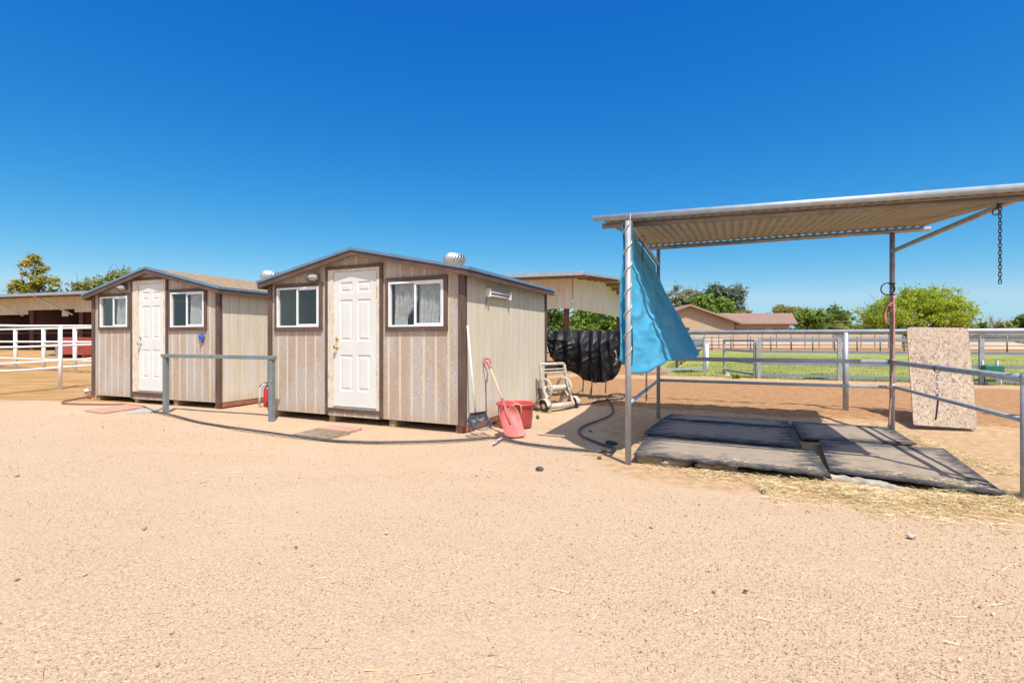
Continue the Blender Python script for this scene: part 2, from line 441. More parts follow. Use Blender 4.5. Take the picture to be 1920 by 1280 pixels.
# warm fill glow added to the sky round the sun, lifts the shadows
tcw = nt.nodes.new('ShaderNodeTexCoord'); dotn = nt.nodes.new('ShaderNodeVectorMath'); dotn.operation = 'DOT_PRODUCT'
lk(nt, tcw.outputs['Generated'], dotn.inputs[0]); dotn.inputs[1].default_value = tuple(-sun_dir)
fill_fac = math_n(nt, 'POWER', ramp(nt, dotn.outputs['Value'], .18, 1.0), 1.2)
fill_add = nt.nodes.new('ShaderNodeMix'); fill_add.data_type = 'RGBA'; fill_add.blend_type = 'ADD'; fill_add.inputs[0].default_value = 1
lk(nt, cc_.outputs[0], fill_add.inputs[6]); lk(nt, mixc(nt, fill_fac, (0, 0, 0), (5.2, 4.0, 2.6)), fill_add.inputs[7])
lk(nt, fill_add.outputs[2], bg.inputs['Color'])
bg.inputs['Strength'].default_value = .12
SC.view_settings.view_transform = 'Standard'; SC.view_settings.look = 'None'
SC.view_settings.exposure = 0.30; SC.view_settings.gamma = 1

# ------------------------------------------------------------------ ground
def ground_mat():
    m, nt, b = _nodes('ground_soil')
    b.inputs['Roughness'].default_value = .95; b.inputs['Specular IOR Level'].default_value = .1
    at = nt.nodes.new('ShaderNodeAttribute'); at.attribute_name = 'zone'; at.attribute_type = 'GEOMETRY'
    sp = nt.nodes.new('ShaderNodeSeparateColor'); lk(nt, at.outputs['Color'], sp.inputs[0])
    P = objvec(nt, (1, 1, 1), True)
    rag = math_n(nt, 'MULTIPLY', math_n(nt, 'SUBTRACT', noise(nt, P, 1.6, 5, .65), .5), .9)
    fine = noise(nt, P, 75, 4, .72); mid = noise(nt, P, 9, 4, .6); big = noise(nt, P, .7, 3)
    rot = nt.nodes.new('ShaderNodeMapping'); rot.inputs['Rotation'].default_value = (0, 0, .43); rot.inputs['Scale'].default_value = (.4, 1.7, 1)
    lk(nt, P, rot.inputs['Vector']); track = noise(nt, rot.outputs[0], 1.1, 4, .6)
    # yard: decomposed granite
    g = mixc(nt, ramp(nt, fine, .35, .68), (.42, .285, .165), (.64, .47, .315))
    g = mixc(nt, ramp(nt, noise(nt, P, 130, 2, .6), .60, .70), g, (.78, .67, .53))
    g = mixc(nt, ramp(nt, noise(nt, P, 95, 2, .6), .62, .70), g, (.20, .13, .095))
    g = mixc(nt, math_n(nt, 'MULTIPLY', ramp(nt, track, .42, .62), .4), g, (.55, .395, .25))
    g = mixc(nt, math_n(nt, 'MULTIPLY', ramp(nt, big, .45, .7), .3), g, (.57, .41, .295))
    # packed dirt round the shelter
    dt = mixc(nt, ramp(nt, mid, .35, .65), (.43, .28, .15), (.54, .37, .215))
    dt = mixc(nt, ramp(nt, fine, .6, .72), dt, (.38, .22, .13))
    # raked arena
    ar = mixc(nt, ramp(nt, mid, .35, .65), (.35, .19, .088), (.45, .255, .12))
    ar = mixc(nt, ramp(nt, noise(nt, P, 24, 4, .7), .52, .66), ar, (.24, .125, .056))
    # grass base
    gr = mixc(nt, ramp(nt, noise(nt, objvec(nt, (.5, 1, 1), True), 1.2, 4), .4, .62), (.20, .24, .055), (.32, .325, .095))
    gr = mixc(nt, ramp(nt, noise(nt, objvec(nt, (.2, 1, 1), True), .45, 3), .5, .62), gr, (.36, .33, .11))
    # straw coloured corral
    st = mixc(nt, ramp(nt, noise(nt, objvec(nt, (.35, 1.4, 1), True), 2.2, 5, .65), .38, .62), (.36, .205, .08), (.48, .30, .13))
    st = mixc(nt, ramp(nt, fine, .55, .7), st, (.38, .22, .10))
    c = g
    for sock, col in ((sp.outputs[0], dt), ('st', st), (sp.outputs[1], ar), (sp.outputs[2], gr)):
        if sock == 'st':
            a2 = nt.nodes.new('ShaderNodeAttribute'); a2.attribute_name = 'straw'; sock = a2.outputs['Fac']
        c = mixc(nt, ramp(nt, math_n(nt, 'ADD', sock, rag), .4, .62), c, col)
    lk(nt, c, b.inputs['Base Color'])
    h = math_n(nt, 'ADD', math_n(nt, 'MULTIPLY', fine, .5), math_n(nt, 'MULTIPLY', noise(nt, P, 110, 3, .7), .35))
    h = math_n(nt, 'ADD', h, math_n(nt, 'MULTIPLY', noise(nt, P, 26, 4, .6), .8))
    bump(nt, b, h, .9, .013)
    return m

def axis(lims):
    out = []
    for a, b, st in lims: out += list(np.arange(a, b, st))
    return np.array(out)
gx = axis([(-3000, -200, 350), (-200, -60, 20), (-60, -30, 3), (-30, -9, .5), (-9, 9, .09), (9, 20, .35), (20, 60, 2.5), (60, 200, 20), (200, 3001, 350)])
gy = axis([(-300, -20, 40), (-20, .5, 1.2), (.5, 11, .09), (11, 30, .35), (30, 60, 1.5), (60, 200, 10), (200, 6001, 400)])
X, Y = np.meshgrid(gx, gy)
Z = ground_z(X, Y)
d_sh = (X - 2.35) * .395 + (Y - 8.05) * .919
fx, fy = X.ravel(), Y.ravel()
near = (np.abs(fx) < 14) & (fy > 0) & (fy < 22)
und = np.zeros(len(fx))
idx = np.nonzero(near)[0]
ar_w = (sstep(.5, 1.2, d_sh) * sstep(-.8, .6, X)).ravel()
for i in idx:
    p = (fx[i], fy[i], 0)
    und[i] = .010 * mnoise.noise((p[0] * .8, p[1] * .8, 0)) + .005 * mnoise.noise((p[0] * 3, p[1] * 3, 2))
    q = fy[i] - 3.9 + .34 * fx[i] + .02 * fx[i] ** 2
    for off in (-.75, .75):
        e = (q - off) / .17
        if abs(e) < 3: und[i] += .55 * (-.012 * math.exp(-e * e) + .007 * math.exp(-(abs(e) - 1.5) ** 2 * 3)) * (.6 + .8 * mnoise.noise((fx[i] * .7, off, 9)))
    if ar_w[i] > 0: und[i] += ar_w[i] * (.022 * mnoise.noise((p[0] * 5, p[1] * 5, 5)) + .012 * mnoise.noise((p[0] * 12, p[1] * 12, 8)))
# soil pulled a little higher under the edge of the mats, a shallow berm where the arena starts
Z = Z.ravel() + und - .012
verts = np.stack([fx, fy, Z], 1)
ny, nx = X.shape
q = np.arange(nx * ny).reshape(ny, nx)
faces = np.stack([q[:-1, :-1].ravel(), q[:-1, 1:].ravel(), q[1:, 1:].ravel(), q[1:, :-1].ravel()], 1)
ground = kind(mesh_np('ground', verts, faces, ground_mat(), smooth=True), 'structure')
d_sh = d_sh.ravel()
# zones: R packed dirt, G arena, B grass
f_line = (fx - 7.63) * .384 + (fy - 14.95) * .923            # distance beyond the pasture fence
R = sstep(.2, 1.2, fx - .35 - .25 * (fy - 6)) * sstep(4.1, 5.3, fy + .40 * fx - .2)
Gz = sstep(.45, 1.0, d_sh) * sstep(-.8, .4, fx)
B = sstep(.0, .6, f_line + .2 * np.sin(fx)) * sstep(60, 54, fy + .2 * fx) * sstep(4.6, 5.6, fx - .25 * (fy - 16)) * .95
pale = sstep(-1.9, -1.0, f_line) * sstep(.6, -.1, f_line)      # paler strip before the fence
Gz = np.clip(Gz - B - .75 * pale, 0, 1)
R = np.clip(np.maximum(R, sstep(9, 12, fy)), 0, 1)
S = np.clip(sstep(9.6, 11.2, fy + .12 * (fx + 10)) * sstep(-5.5, -7.5, fx), 0, 1)
colat = ground.data.attributes.new('zone', 'FLOAT_COLOR', 'POINT')
colat.data.foreach_set('color', np.stack([R, Gz, B, np.ones_like(R)], 1).astype(np.float32).ravel())
sa = ground.data.attributes.new('straw', 'FLOAT', 'POINT'); sa.data.foreach_set('value', S.astype(np.float32))

# loose gravel: real stones, denser near the camera
def gravel():
    N = 70000
    dpt = 1.5 + 7.0 * rng.random(N) ** 1.7
    xx = (rng.random(N) * 2.5 - 1.25) * dpt
    keep = (rng.random(N) < .35 + .65 * sstep(-1.5, 3, xx)) & ~((xx > .7) & (dpt > 4.3 - .4 * (xx - 1)))
    dpt, xx = dpt[keep], xx[keep]; n = len(xx)
    r = .0020 + .0031 * rng.random(n) ** 3 + .0007 * dpt * rng.random(n)
    r = np.where(rng.random(n) < .010, r * rng.uniform(1.6, 3.2, n), r)
    base = np.array([[1, 0, 0], [-.5, .87, 0], [-.5, -.87, 0], [0, 0, .8], [.2, .1, -.6]], float)
    tri = np.array([[0, 1, 3], [1, 2, 3], [2, 0, 3], [1, 0, 4], [2, 1, 4], [0, 2, 4]])
    a = rng.random(n) * 2 * PI; ca, sa_ = np.cos(a), np.sin(a)
    b = base[None] * (1 + .5 * (rng.random((n, 5, 3)) - .5)) * r[:, None, None] * np.array([1.25, .9, .75])
    v = np.empty_like(b)
    v[..., 0] = b[..., 0] * ca[:, None] - b[..., 1] * sa_[:, None] + xx[:, None]
    v[..., 1] = b[..., 0] * sa_[:, None] + b[..., 1] * ca[:, None] + dpt[:, None]
    v[..., 2] = b[..., 2] - .008 + .35 * r[:, None]
    f = (tri[None] + 5 * np.arange(n)[:, None, None]).reshape(-1, 3)
    tint = np.repeat(rng.random(n), 6)
    m, nt, bb = _nodes('gravel_stone'); bb.inputs['Roughness'].default_value = .9; bb.inputs['Specular IOR Level'].default_value = .15
    at = nt.nodes.new('ShaderNodeAttribute'); at.attribute_name = 'tint'
    c = mixc(nt, ramp(nt, at.outputs['Fac'], 0, .9), (.36, .24, .15), (.68, .52, .385))
    c = mixc(nt, ramp(nt, at.outputs['Fac'], .965, .975), c, (.80, .70, .58))
    c = mixc(nt, ramp(nt, at.outputs['Fac'], .010, .004), c, (.12, .09, .07))
    lk(nt, c, bb.inputs['Base Color'])
    return kind(mesh_np('gravel', v.reshape(-1, 3), f, m, tint), 'stuff')
gravel()

def blades(name, pts, L, w, m, flat=.9, up=0.0, droop=0):
    """thin straws/blades: one narrow quad each"""
    n = len(pts); a = rng.random(n) * 2 * PI
    el = rng.normal(0, 1 - flat, n) if up == 0 else up + rng.normal(0, .25, n)
    d = np.stack([np.cos(a) * np.cos(el), np.sin(a) * np.cos(el), np.sin(el)], 1)
    l = L * (.5 + rng.random(n)); s = np.stack([-np.sin(a), np.cos(a), np.zeros(n)], 1) * (w * (.6 + .8 * rng.random(n)))[:, None]
    if up == 0:
        tilt = rng.normal(0, .6, n); s[:, 2] = np.linalg.norm(s[:, :2], axis=1) * np.tan(np.clip(tilt, -1.1, 1.1))
    p0 = pts - d * (l / 2)[:, None] if up == 0 else pts
    p1 = p0 + d * l[:, None]
    k = .5 if up == 0 else .15
    v = np.stack([p0 - s, p0 + s, p1 + s * k, p1 - s * k], 1).reshape(-1, 3)
    f = np.arange(4 * n).reshape(n, 4)
    return mesh_np(name, v, f, m, rng.random(n))

straw_m = leaf_mat('dry_hay', (.58, .43, .20), (.84, .71, .44), None, .2)
def hay():
    pts = []
    def strip(a, b, w, n, hgt=.03):
        a = Vector(a); b = Vector(b); d = b - a; nn = Vector((-d.y, d.x, 0)).normalized()
        for _ in range(n):
            t = random.random(); q = random.gauss(0, 1) * w
            cl = .55 + .45 * mnoise.noise((t * 6, q * 3, 1.3))
            if random.random() > cl + .15: continue
            p = a + d * t + nn * q
            pts.append((p.x, p.y, gz(p.x, p.y) + random.random() ** 2 * hgt * math.exp(-(q / w) ** 2)))
    strip(G(1290, 885), G(1560, 905), .10, 1500); strip(G(1420, 912), G(1650, 925), .16, 2600, .045); strip(G(1580, 935), G(1920, 945), .16, 4800, .05)
    strip(G(1700, 820), G(1900, 890), .10, 2400, .03); strip(G(1760, 925), G(1990, 935), .10, 1500, .04)
    strip(G(1620, 790), G(1760, 830), .06, 260, .02); strip(G(1095, 850), G(1125, 853), .03, 110, .02)
    strip(G(1200, 872), G(1330, 885), .10, 260, .02); strip(G(1500, 915), G(1900, 985), .16, 600, .01)
    strip(G(1010, 772), G(1060, 775), .06, 160, .02)
    fe, be = (G(1570, 879, .056), G(1875, 922, .047)), (G(1200, 848, .088), G(1545, 887, .071))
    for _ in range(150):
        t = random.random() ** .7; p = fe[0].lerp(fe[1], t); q = abs(random.gauss(0, .10)) + .02
        pts.append((p.x + .5 * q, p.y + .87 * q, p.z + .004))
    for _ in range(60):
        t = random.random() ** .5; p = be[0].lerp(be[1], t); q = abs(random.gauss(0, .12)) + .03
        pts.append((p.x + .4 * q, p.y + .92 * q, p.z + .004 - .03 * q))
    for _ in range(420):
        dd = 1.8 + 5 * random.random(); xx = random.uniform(-1.0, 1.0) * dd
        if dd < 5.2 - .3 * xx: pts.append((xx, dd, gz(xx, dd) - .004))
    o = blades('hay', np.array(pts), .075, .0016, straw_m, .86)
    return kind(o, 'stuff')
hay()

grass_m = leaf_mat('pasture_grass', (.17, .215, .045), (.35, .35, .105), None, .3)
def grass():
    n = 46000
    t = rng.random(n) ** 1.6; w = rng.random(n)
    base = np.array([5.6, 15.9]); 
    al = w * 26 - .5; dp = t * 22 + .05
    x = base[0] + .923 * al + .384 * dp; y = base[1] - .384 * al + .923 * dp
    k = (x / y > .30) & (x / y < 1.15) & (y > 6)
    nz = np.array([mnoise.noise((a * .6, b * .6, 3)) for a, b in zip(x, y)])
    k &= rng.random(n) < .62 + nz * .8
    x, y = x[k], y[k]
    z = ground_z(x, y) - .012
    return kind(blades('grass', np.stack([x, y, z], 1), .07, .007, grass_m, up=1.0), 'stuff')
grass()

# ------------------------------------------------------------------ hills far away
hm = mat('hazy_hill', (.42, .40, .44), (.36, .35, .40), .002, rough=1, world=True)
def hills():
    b = MB(); pts = []
    n = 60
    for j, (yy, k) in enumerate(((5200, 0), (5500, 1), (6200, 0))):
        for i in range(n + 1):
            x = -7800 + 4200 * i / n
            h = 1050 * max(0, 1 - abs((i / n - .2) / .8)) * (.8 + .35 * mnoise.noise((i * .17, 3, 0)))
            pts.append((x, yy, -5 + (h if k else 0)))
    b.add(pts, [(j * (n + 1) + i, j * (n + 1) + i + 1, (j + 1) * (n + 1) + i + 1, (j + 1) * (n + 1) + i) for j in range(2) for i in range(n)], True)
    return kind(b.build('hills', hm), 'structure')
hills()

# ------------------------------------------------------------------ the two sheds
def make_shed(corner, ang, Wd, Dp, zr, label, wins, door, lamp, knob_mat, turb, strip=False):
    """corner: front right corner on the ground; local x 0..Wd left to right, y into the shed"""
    c, s = math.cos(ang), math.sin(ang)
    org = Vector(corner) - Vector((c, s, 0)) * Wd
    root = thing('garden_shed', label, 'shed', org, ang)
    def fx_(px):
        k = (px - 960) / F
        # org + (c,s) x ; X = k*Y
        return (k * org.y - org.x) / (c - k * s)
    def fz_(px, py):
        x = fx_(px); Yd = org.y + s * x
        return EYE + (HZ - py) / F * Yd
    z0 = .10; ze = 2.20; half = Wd / 2; sl_ = (zr - ze - .0) / half
    def top(x): return ze + (half - abs(x - half)) * sl_ - .03
    holes = []
    W3 = []
    for (xa, xb, ya, yb) in wins:
        x0, x1 = fx_(xa), fx_(xb); zt, zb = fz_(xa, ya), fz_(xa, yb)
        W3.append((x0, x1, zb, zt)); holes.append((x0 + .055, x1 - .055, zb + .055, zt - .055))
    (da, db, dt, dbm, sa_, sb, st, sbm) = door
    dx0, dx1, dz0, dz1 = fx_(da), fx_(db), fz_(da, dbm), fz_(da, dt)
    sx0, sx1, sz0, sz1 = fx_(sa_), fx_(sb), fz_(sa_, sbm), fz_(sa_, st)
    holes.append((dx0 + .05, dx1 - .05, dz0 + .05, dz1 - .05))
    # front wall: boards with grooves, split round the openings
    b = MB(); g = .011
    xs = sorted({0.0, Wd, half} | {h[0] for h in holes} | {h[1] for h in holes} | {x for k in range(int(Wd / GROOVE) + 1) for x in (k * GROOVE - g / 2, k * GROOVE + g / 2) if 0 < x < Wd})
    for xa, xb in zip(xs[:-1], xs[1:]):
        if xb - xa < 1e-5: continue
        xm = (xa + xb) / 2; fr = (xm / GROOVE) % 1
        yf = .009 if min(fr, 1 - fr) * GROOVE < g / 2 else 0
        iv = [(z0, None)]
        cuts = sorted([(h[2], h[3]) for h in holes if h[0] < xm < h[1]])
        lo = z0; segs = []
        for a_, b_ in cuts: segs.append((lo, a_)); lo = b_
        segs.append((lo, None))
        for a_, b_ in segs:
            ta, tb = (b_, b_) if b_ is not None else (top(xa), top(xb))
            b.hexa([(xa, yf, a_), (xb, yf, a_), (xb, .05, a_), (xa, .05, a_)], [(xa, yf, ta), (xb, yf, tb), (xb, .05, tb), (xa, .05, ta)])
    b.build('front_wall', siding_front, root, True)
    # side walls
    for nm, xo, sgn in (('side_wall', Wd, 1), ('side_wall', 0, -1)):
        b = MB(); ys = sorted({0.051, Dp} | {y for k in range(int(Dp / GROOVE) + 1) for y in (k * GROOVE - g / 2, k * GROOVE + g / 2) if .06 < y < Dp})
        for ya, yb in zip(ys[:-1], ys[1:]):
            ym = (ya + yb) / 2; fr = (ym / GROOVE) % 1
            xf = xo - sgn * (.009 if min(fr, 1 - fr) * GROOVE < g / 2 else 0)
            x_in = xo - sgn * .05
            b.box(min(xf, x_in), max(xf, x_in), ya, yb, z0, ze - .035)
        b.build(nm, siding_side, root, True)
    b = MB()
    b.add([(0.05, Dp, z0), (Wd - .05, Dp, z0), (Wd - .05, Dp, ze - .035), (half, Dp, zr - .03), (.05, Dp, ze - .035),
           (0.05, Dp - .04, z0), (Wd - .05, Dp - .04, z0), (Wd - .05, Dp - .04, ze - .035), (half, Dp - .04, zr - .03), (.05, Dp - .04, ze - .035)],
          [(4, 3, 2, 1, 0), (5, 6, 7, 8, 9), (0, 1, 6, 5), (1, 2, 7, 6), (2, 3, 8, 7), (3, 4, 9, 8), (4, 0, 5, 9)])
    b.build('rear_wall', siding_side, root, True)
    MB().box(.052, Wd - .052, .052, Dp - .045, z0 - .005, z0 + .03).build('floor', raw_wood, root, True)
    # corner boards
    for x0_, x1_ in ((-.022, .07), (Wd - .085, Wd + .022)):
        MB().box(x0_, x1_, -.024, -.002, z0 - .01, top(max(0, min(Wd, x0_))) - .01).build('corner_trim', brown_trim, root, True, bevel=.003)
    MB().box(Wd + .002, Wd + .020, -.001, .035, z0 - .01, ze - .06).build('corner_trim', brown_trim, root, True)
    MB().box(Wd + .002, Wd + .020, Dp - .07, Dp + .01, z0 - .01, ze - .06).build('corner_trim', brown_trim, root, True)
    # roof: two slopes, brown fascia, metal drip edge
    oh, of, ob = .13, .11, .10
    rf = MB(); rr = []
    xl, xr = -oh, Wd + oh; zl = ze - oh * sl_; 
    th = .028
    for xa, xb, za, zb in ((xl, half, zl, zr), (half, xr, zr, zl)):
        rf.hexa([(xa, -of, za), (xb, -of, zb), (xb, Dp + ob, zb), (xa, Dp + ob, za)],
                [(xa, -of, za + th), (xb, -of, zb + th), (xb, Dp + ob, zb + th), (xa, Dp + ob, za + th)])
    roof = rf.build('roof', shingle, root, True)
    fb = MB()
    for xa, xb, za, zb in ((xl, half, zl, zr), (half, xr, zr, zl)):
        fb.hexa([(xa, -of - .02, za - .085), (xb, -of - .02, zb - .085), (xb, -of + .005, zb - .085), (xa, -of + .005, za - .085)],
                [(xa, -of - .02, za - .003), (xb, -of - .02, zb - .003), (xb, -of + .005, zb - .003), (xa, -of + .005, za - .003)])
    fb.box(xr - .02, xr + .004, -of + .006, Dp + ob, zl - .09, zl - .003); fb.box(xl - .004, xl + .02, -of + .006, Dp + ob, zl - .09, zl - .003)
    fb.build('fascia', brown_trim_h, root, True)
    dr = MB(); dz = .045
    for xa, xb, za, zb in ((xl - .015, half, zl - .003, zr), (half, xr + .015, zr, zl - .003)):
        dr.hexa([(xa, -of - .034, za - .002), (xb, -of - .034, zb - .002), (xb, -of - .021, zb - .002), (xa, -of - .021, za - .002)],
                [(xa, -of - .034, za + dz - .006), (xb, -of - .034, zb + dz - .006), (xb, -of + .05, zb + dz - .006), (xa, -of + .05, za + dz - .006)])
    for xo in (xr + .005, xl - .017):
        dr.box(xo, xo + .012, -of - .02, Dp + ob + .01, zl - .006, zl + dz - .008)
    dr.build('drip_edge', drip, root, True)
    # soffit under the overhang
    MB().box(Wd + .022, xr - .021, -of + .03, Dp + ob - .01, zl - .022, zl - .012).build('soffit', brown_trim_h, root, True)
    # skids and blocks
    for i, xk in enumerate((.10, .36 * Wd, .67 * Wd, Wd - .10)):
        MB().box(xk - .055, xk + .055, .03, Dp - .02, -.01, z0 - .012).build('skid', raw_wood if i < 3 else skid_wood, root, True, bevel=.004)
    MB().box(Wd - .043, Wd - .004, .06, Dp - .03, .005, z0 - .012).build('skid', skid_wood, root, True, bevel=.004)
    # windows
    for i, (x0, x1, zb, zt) in enumerate(W3):
        tw = .06
        MB().box(x0, x1, -.032, -.002, zt - tw, zt).build('window_trim', brown_trim_h, root, True, bevel=.003)
        MB().box(x0, x1, -.034, -.002, zb, zb + tw).build('window_trim', brown_trim_h, root, True, bevel=.003)
        MB().box(x0 + .002, x0 + tw, -.030, -.002, zb + tw, zt - tw).build('window_trim', brown_trim, root, True, bevel=.003)
        MB().box(x1 - tw, x1 - .002, -.030, -.002, zb + tw, zt - tw).build('window_trim', brown_trim, root, True, bevel=.003)
        a0, a1, c0, c1 = x0 + tw + .001, x1 - tw - .001, zb + tw + .001, zt - tw - .001
        win = MB(); t = .027
        win.box(a0, a1, -.037, .02, c1 - t, c1); win.box(a0, a1, -.038, .02, c0, c0 + t)
        win.box(a0, a0 + t, -.0365, .02, c0 + t, c1 - t); win.box(a1 - t, a1, -.0365, .02, c0 + t, c1 - t)
        wf = win.build('window', vinyl, root, True, bevel=.002)
        xm = (a0 + a1) / 2
        sh = MB(); t2 = .022
        sh.box(xm - .02, xm + .012, -.030, -.008, c0 + t, c1 - t)
        sh.box(xm + .012, a1 - t, -.028, -.008, c0 + t, c0 + t + t2); sh.box(xm + .012, a1 - t, -.028, -.008, c1 - t - t2, c1 - t)
        sh.box(a1 - t - t2, a1 - t, -.028, -.008, c0 + t + t2, c1 - t - t2)
        sh.build('sash', vinyl, wf, True, bevel=.002)
        MB().box(a0 + t, xm - .02, .004, .008, c0 + t, c1 - t).build('pane', glass, wf, True)
        MB().box(xm + .012, a1 - t - t2, -.019, -.015, c0 + t + t2, c1 - t - t2).build('pane', glass, wf, True)
    # door: casing, jamb, six panel slab
    cs = MB(); tw = .055
    cs.box(dx0, dx1, -.032, -.002, dz1 - tw * .9, dz1)
    dc = cs.build('door_casing', brown_trim_h, root, True, bevel=.003)
    for xa, xb in ((dx0, dx0 + tw), (dx1 - tw, dx1)): MB().box(xa, xb, -.030, -.002, dz0, dz1 - tw * .9).build('casing_board', brown_trim, dc, True, bevel=.003)
    MB().box(dx0 + tw + .001, sx0 - .004, -.022, .05, sz0 - .03, dz1 - tw * .9 - .001).build('jamb', jamb_paint, dc, True)
    MB().box(sx1 + .004, dx1 - tw - .001, -.022, .05, sz0 - .03, dz1 - tw * .9 - .001).build('jamb', jamb_paint, dc, True)
    MB().box(sx0 - .004, sx1 + .004, -.021, .05, sz1 + .004, dz1 - tw * .9 - .001).build('jamb', jamb_paint, dc, True)
    MB().box(sx0 - .004, sx1 + .004, -.03, .06, sz0 - .032, sz0 - .006).build('threshold', silver, dc, True, bevel=.003)
    MB().box(dx0 + tw + .001, dx1 - tw - .001, -.028, .03, dz0 + .055, sz0 - .034).build('kick_board', brown_trim_h, dc, True)
    MB().box(dx0 + tw + .001, dx1 - tw - .001, -.012, .03, dz0 - .01, dz0 + .053).build('kick_board', siding_front, dc, True)
    d = MB(); w_ = sx1 - sx0; h_ = sz1 - sz0; yf = -.006
    px = [0, .14 * w_, .44 * w_, .56 * w_, .86 * w_, w_]
    pz = [0, .115 * h_, .385 * h_, .485 * h_, .795 * h_, .845 * h_, .925 * h_, h_]
    for i in range(5):
        for j in range(7):
            xa, xb, za, zb = sx0 + px[i], sx0 + px[i + 1], sz0 + pz[j], sz0 + pz[j + 1]
            if i in (1, 3) and j in (1, 3, 5):
                rings = [(0, 0), (.014, .012), (.03, .012), (.052, .003)]
                o_ = len(d.v); vv = []
                for ins, dep in rings: vv += [(xa + ins, yf + dep, za + ins), (xb - ins, yf + dep, za + ins), (xb - ins, yf + dep, zb - ins), (xa + ins, yf + dep, zb - ins)]
                fs = [(4 * k + e, 4 * k + (e + 1) % 4, 4 * k + 4 + (e + 1) % 4, 4 * k + 4 + e) for k in range(3) for e in range(4)] + [(12, 13, 14, 15)]
                d.add(vv, fs)
            else:
                d.add([(xa, yf, za), (xb, yf, za), (xb, yf, zb), (xa, yf, zb)], [(0, 1, 2, 3)])
    d.add([(sx0, yf, sz0), (sx1, yf, sz0), (sx1, yf + .04, sz0), (sx0, yf + .04, sz0), (sx0, yf, sz1), (sx1, yf, sz1), (sx1, yf + .04, sz1), (sx0, yf + .04, sz1)],
          [(3, 2, 1, 0), (4, 5, 6, 7), (1, 2, 6, 5), (2, 3, 7, 6), (3, 0, 4, 7)])
    dob = d.build('door', door_paint, root, True)
    kx = sx0 + .065
    zk = sz0 + .44 * h_
    RX = Matrix.Rotation(PI / 2, 4, 'X')
    MB().lathe([(0, .0), (.032, .0), (.030, .008), (.012, .012), (.011, .03), (.026, .038), (.031, .052), (.024, .066), (0, .07)], (kx, yf, zk), 16, RX).build('knob', knob_mat, dob, True)
    MB().lathe([(0, .0), (.031, .0), (.028, .012), (.018, .018), (.014, .022), (0, .022)], (kx, yf, zk + .125), 16, RX).box(kx - .005, kx + .005, yf - .034, yf - .02, zk + .11, zk + .14).build('deadbolt', knob_mat, dob, True)
    # jelly jar lamp
    lx, lz = fx_(lamp[0]), fz_(*lamp)
    lm = MB().box(lx - .05, lx + .05, -.03, -.001, lz - .035, lz + .035)
    lm.lathe([(0, -.115), (.055, -.11), (.062, -.09), (.062, -.05)], (lx, -.075, lz), 14, Matrix.Rotation(PI / 2, 4, 'Y'))
    for k in range(6):
        a = k * PI / 3 + .3
        lm.tube([(lx - .09, -.075 + .066 * math.cos(a), lz + .066 * math.sin(a)), (lx + .04, -.075 + .066 * math.cos(a), lz + .066 * math.sin(a)), (lx + .09, -.075 + .045 * math.cos(a), lz + .045 * math.sin(a)), (lx + .105, -.075, lz)], .004, 5)
    lo_ = lm.build('wall_lamp', lamp_metal, root, True)
    MB().lathe([(.052, -.06), (.056, 0), (.052, .05), (.036, .085), (0, .1)], (lx, -.075, lz), 14, Matrix.Rotation(PI / 2, 4, 'Y')).build('lens', lamp_lens, lo_, True)
    # roof turbine
    tx, ty, tr_ = turb[:3]
    tz = ze + (Wd - tx) * sl_ + .02 + (turb[3] if len(turb) > 3 else 0)
    nk = MB().lathe([(tr_ * .62, -.16), (tr_ * .62, .09), (tr_ * .9, .10)], (tx, ty, tz), 20)
    nk.hexa([(tx - tr_, ty - tr_, tz + tr_ * sl_ + .0), (tx + tr_, ty - tr_, tz - tr_ * sl_), (tx + tr_, ty + tr_, tz - tr_ * sl_), (tx - tr_, ty + tr_, tz + tr_ * sl_)],
            [(tx - tr_, ty - tr_, tz + tr_ * sl_ + .012), (tx + tr_, ty - tr_, tz - tr_ * sl_ + .012), (tx + tr_, ty + tr_, tz - tr_ * sl_ + .012), (tx - tr_, ty + tr_, tz + tr_ * sl_ + .012)])
    tv = nk.build('turbine_vent', turbine_metal, root, True)
    vn = MB(); n = 22; zb, H = tz + .09, tr_ * .95
    for k in range(n):
        rows = []
        for j in range(9):
            t = j / 8; r = tr_ * (.62 + .42 * math.sin(PI * (.12 + .78 * t)) ** .8)
            a0_ = 2 * PI * k / n + .45 * t; da_ = 2 * PI / n * .82
            z = zb + H * t
            rows += [(tx + r * math.cos(a0_), ty + r * math.sin(a0_), z), (tx + r * 1.03 * math.cos(a0_ + da_ * .5), ty + r * 1.03 * math.sin(a0_ + da_ * .5), z), (tx + r * .93 * math.cos(a0_ + da_), ty + r * .93 * math.sin(a0_ + da_), z)]
        vn.add(rows, [(3 * j + e, 3 * j + e + 1, 3 * j + e + 4, 3 * j + e + 3) for j in range(8) for e in range(2)], True)
    vn.build('vane', turbine_metal, tv, True)
    MB().lathe([(tr_ * .84, zb + H * .93), (tr_ * .6, zb + H * 1.02), (0, zb + H * 1.06)], (tx, ty, 0), 20).build('cap', turbine_metal, tv, True)
    if strip:
        ya, yb, zc = strip
        fx = MB().box(Wd + .001, Wd + .03, ya + .03, yb - .03, zc - .055, zc + .055)
        so_ = fx.build('strip_light', fixture_tan, root, True, bevel=.004)
        MB().tube([(Wd + .055, ya + .03, zc + .02), (Wd + .055, yb - .03, zc + .02)], .018, 10).build('tube', tube_white, so_, True)
        MB().tube([(Wd + .05, ya + .03, zc - .032), (Wd + .05, yb - .03, zc - .032)], .012, 10).build('tube', tube_white, so_, True)
        for y_ in (ya, yb - .03): MB().box(Wd + .001, Wd + .085, y_, y_ + .03, zc - .06, zc + .065).build('end_cap', vinyl, so_, True, bevel=.004)
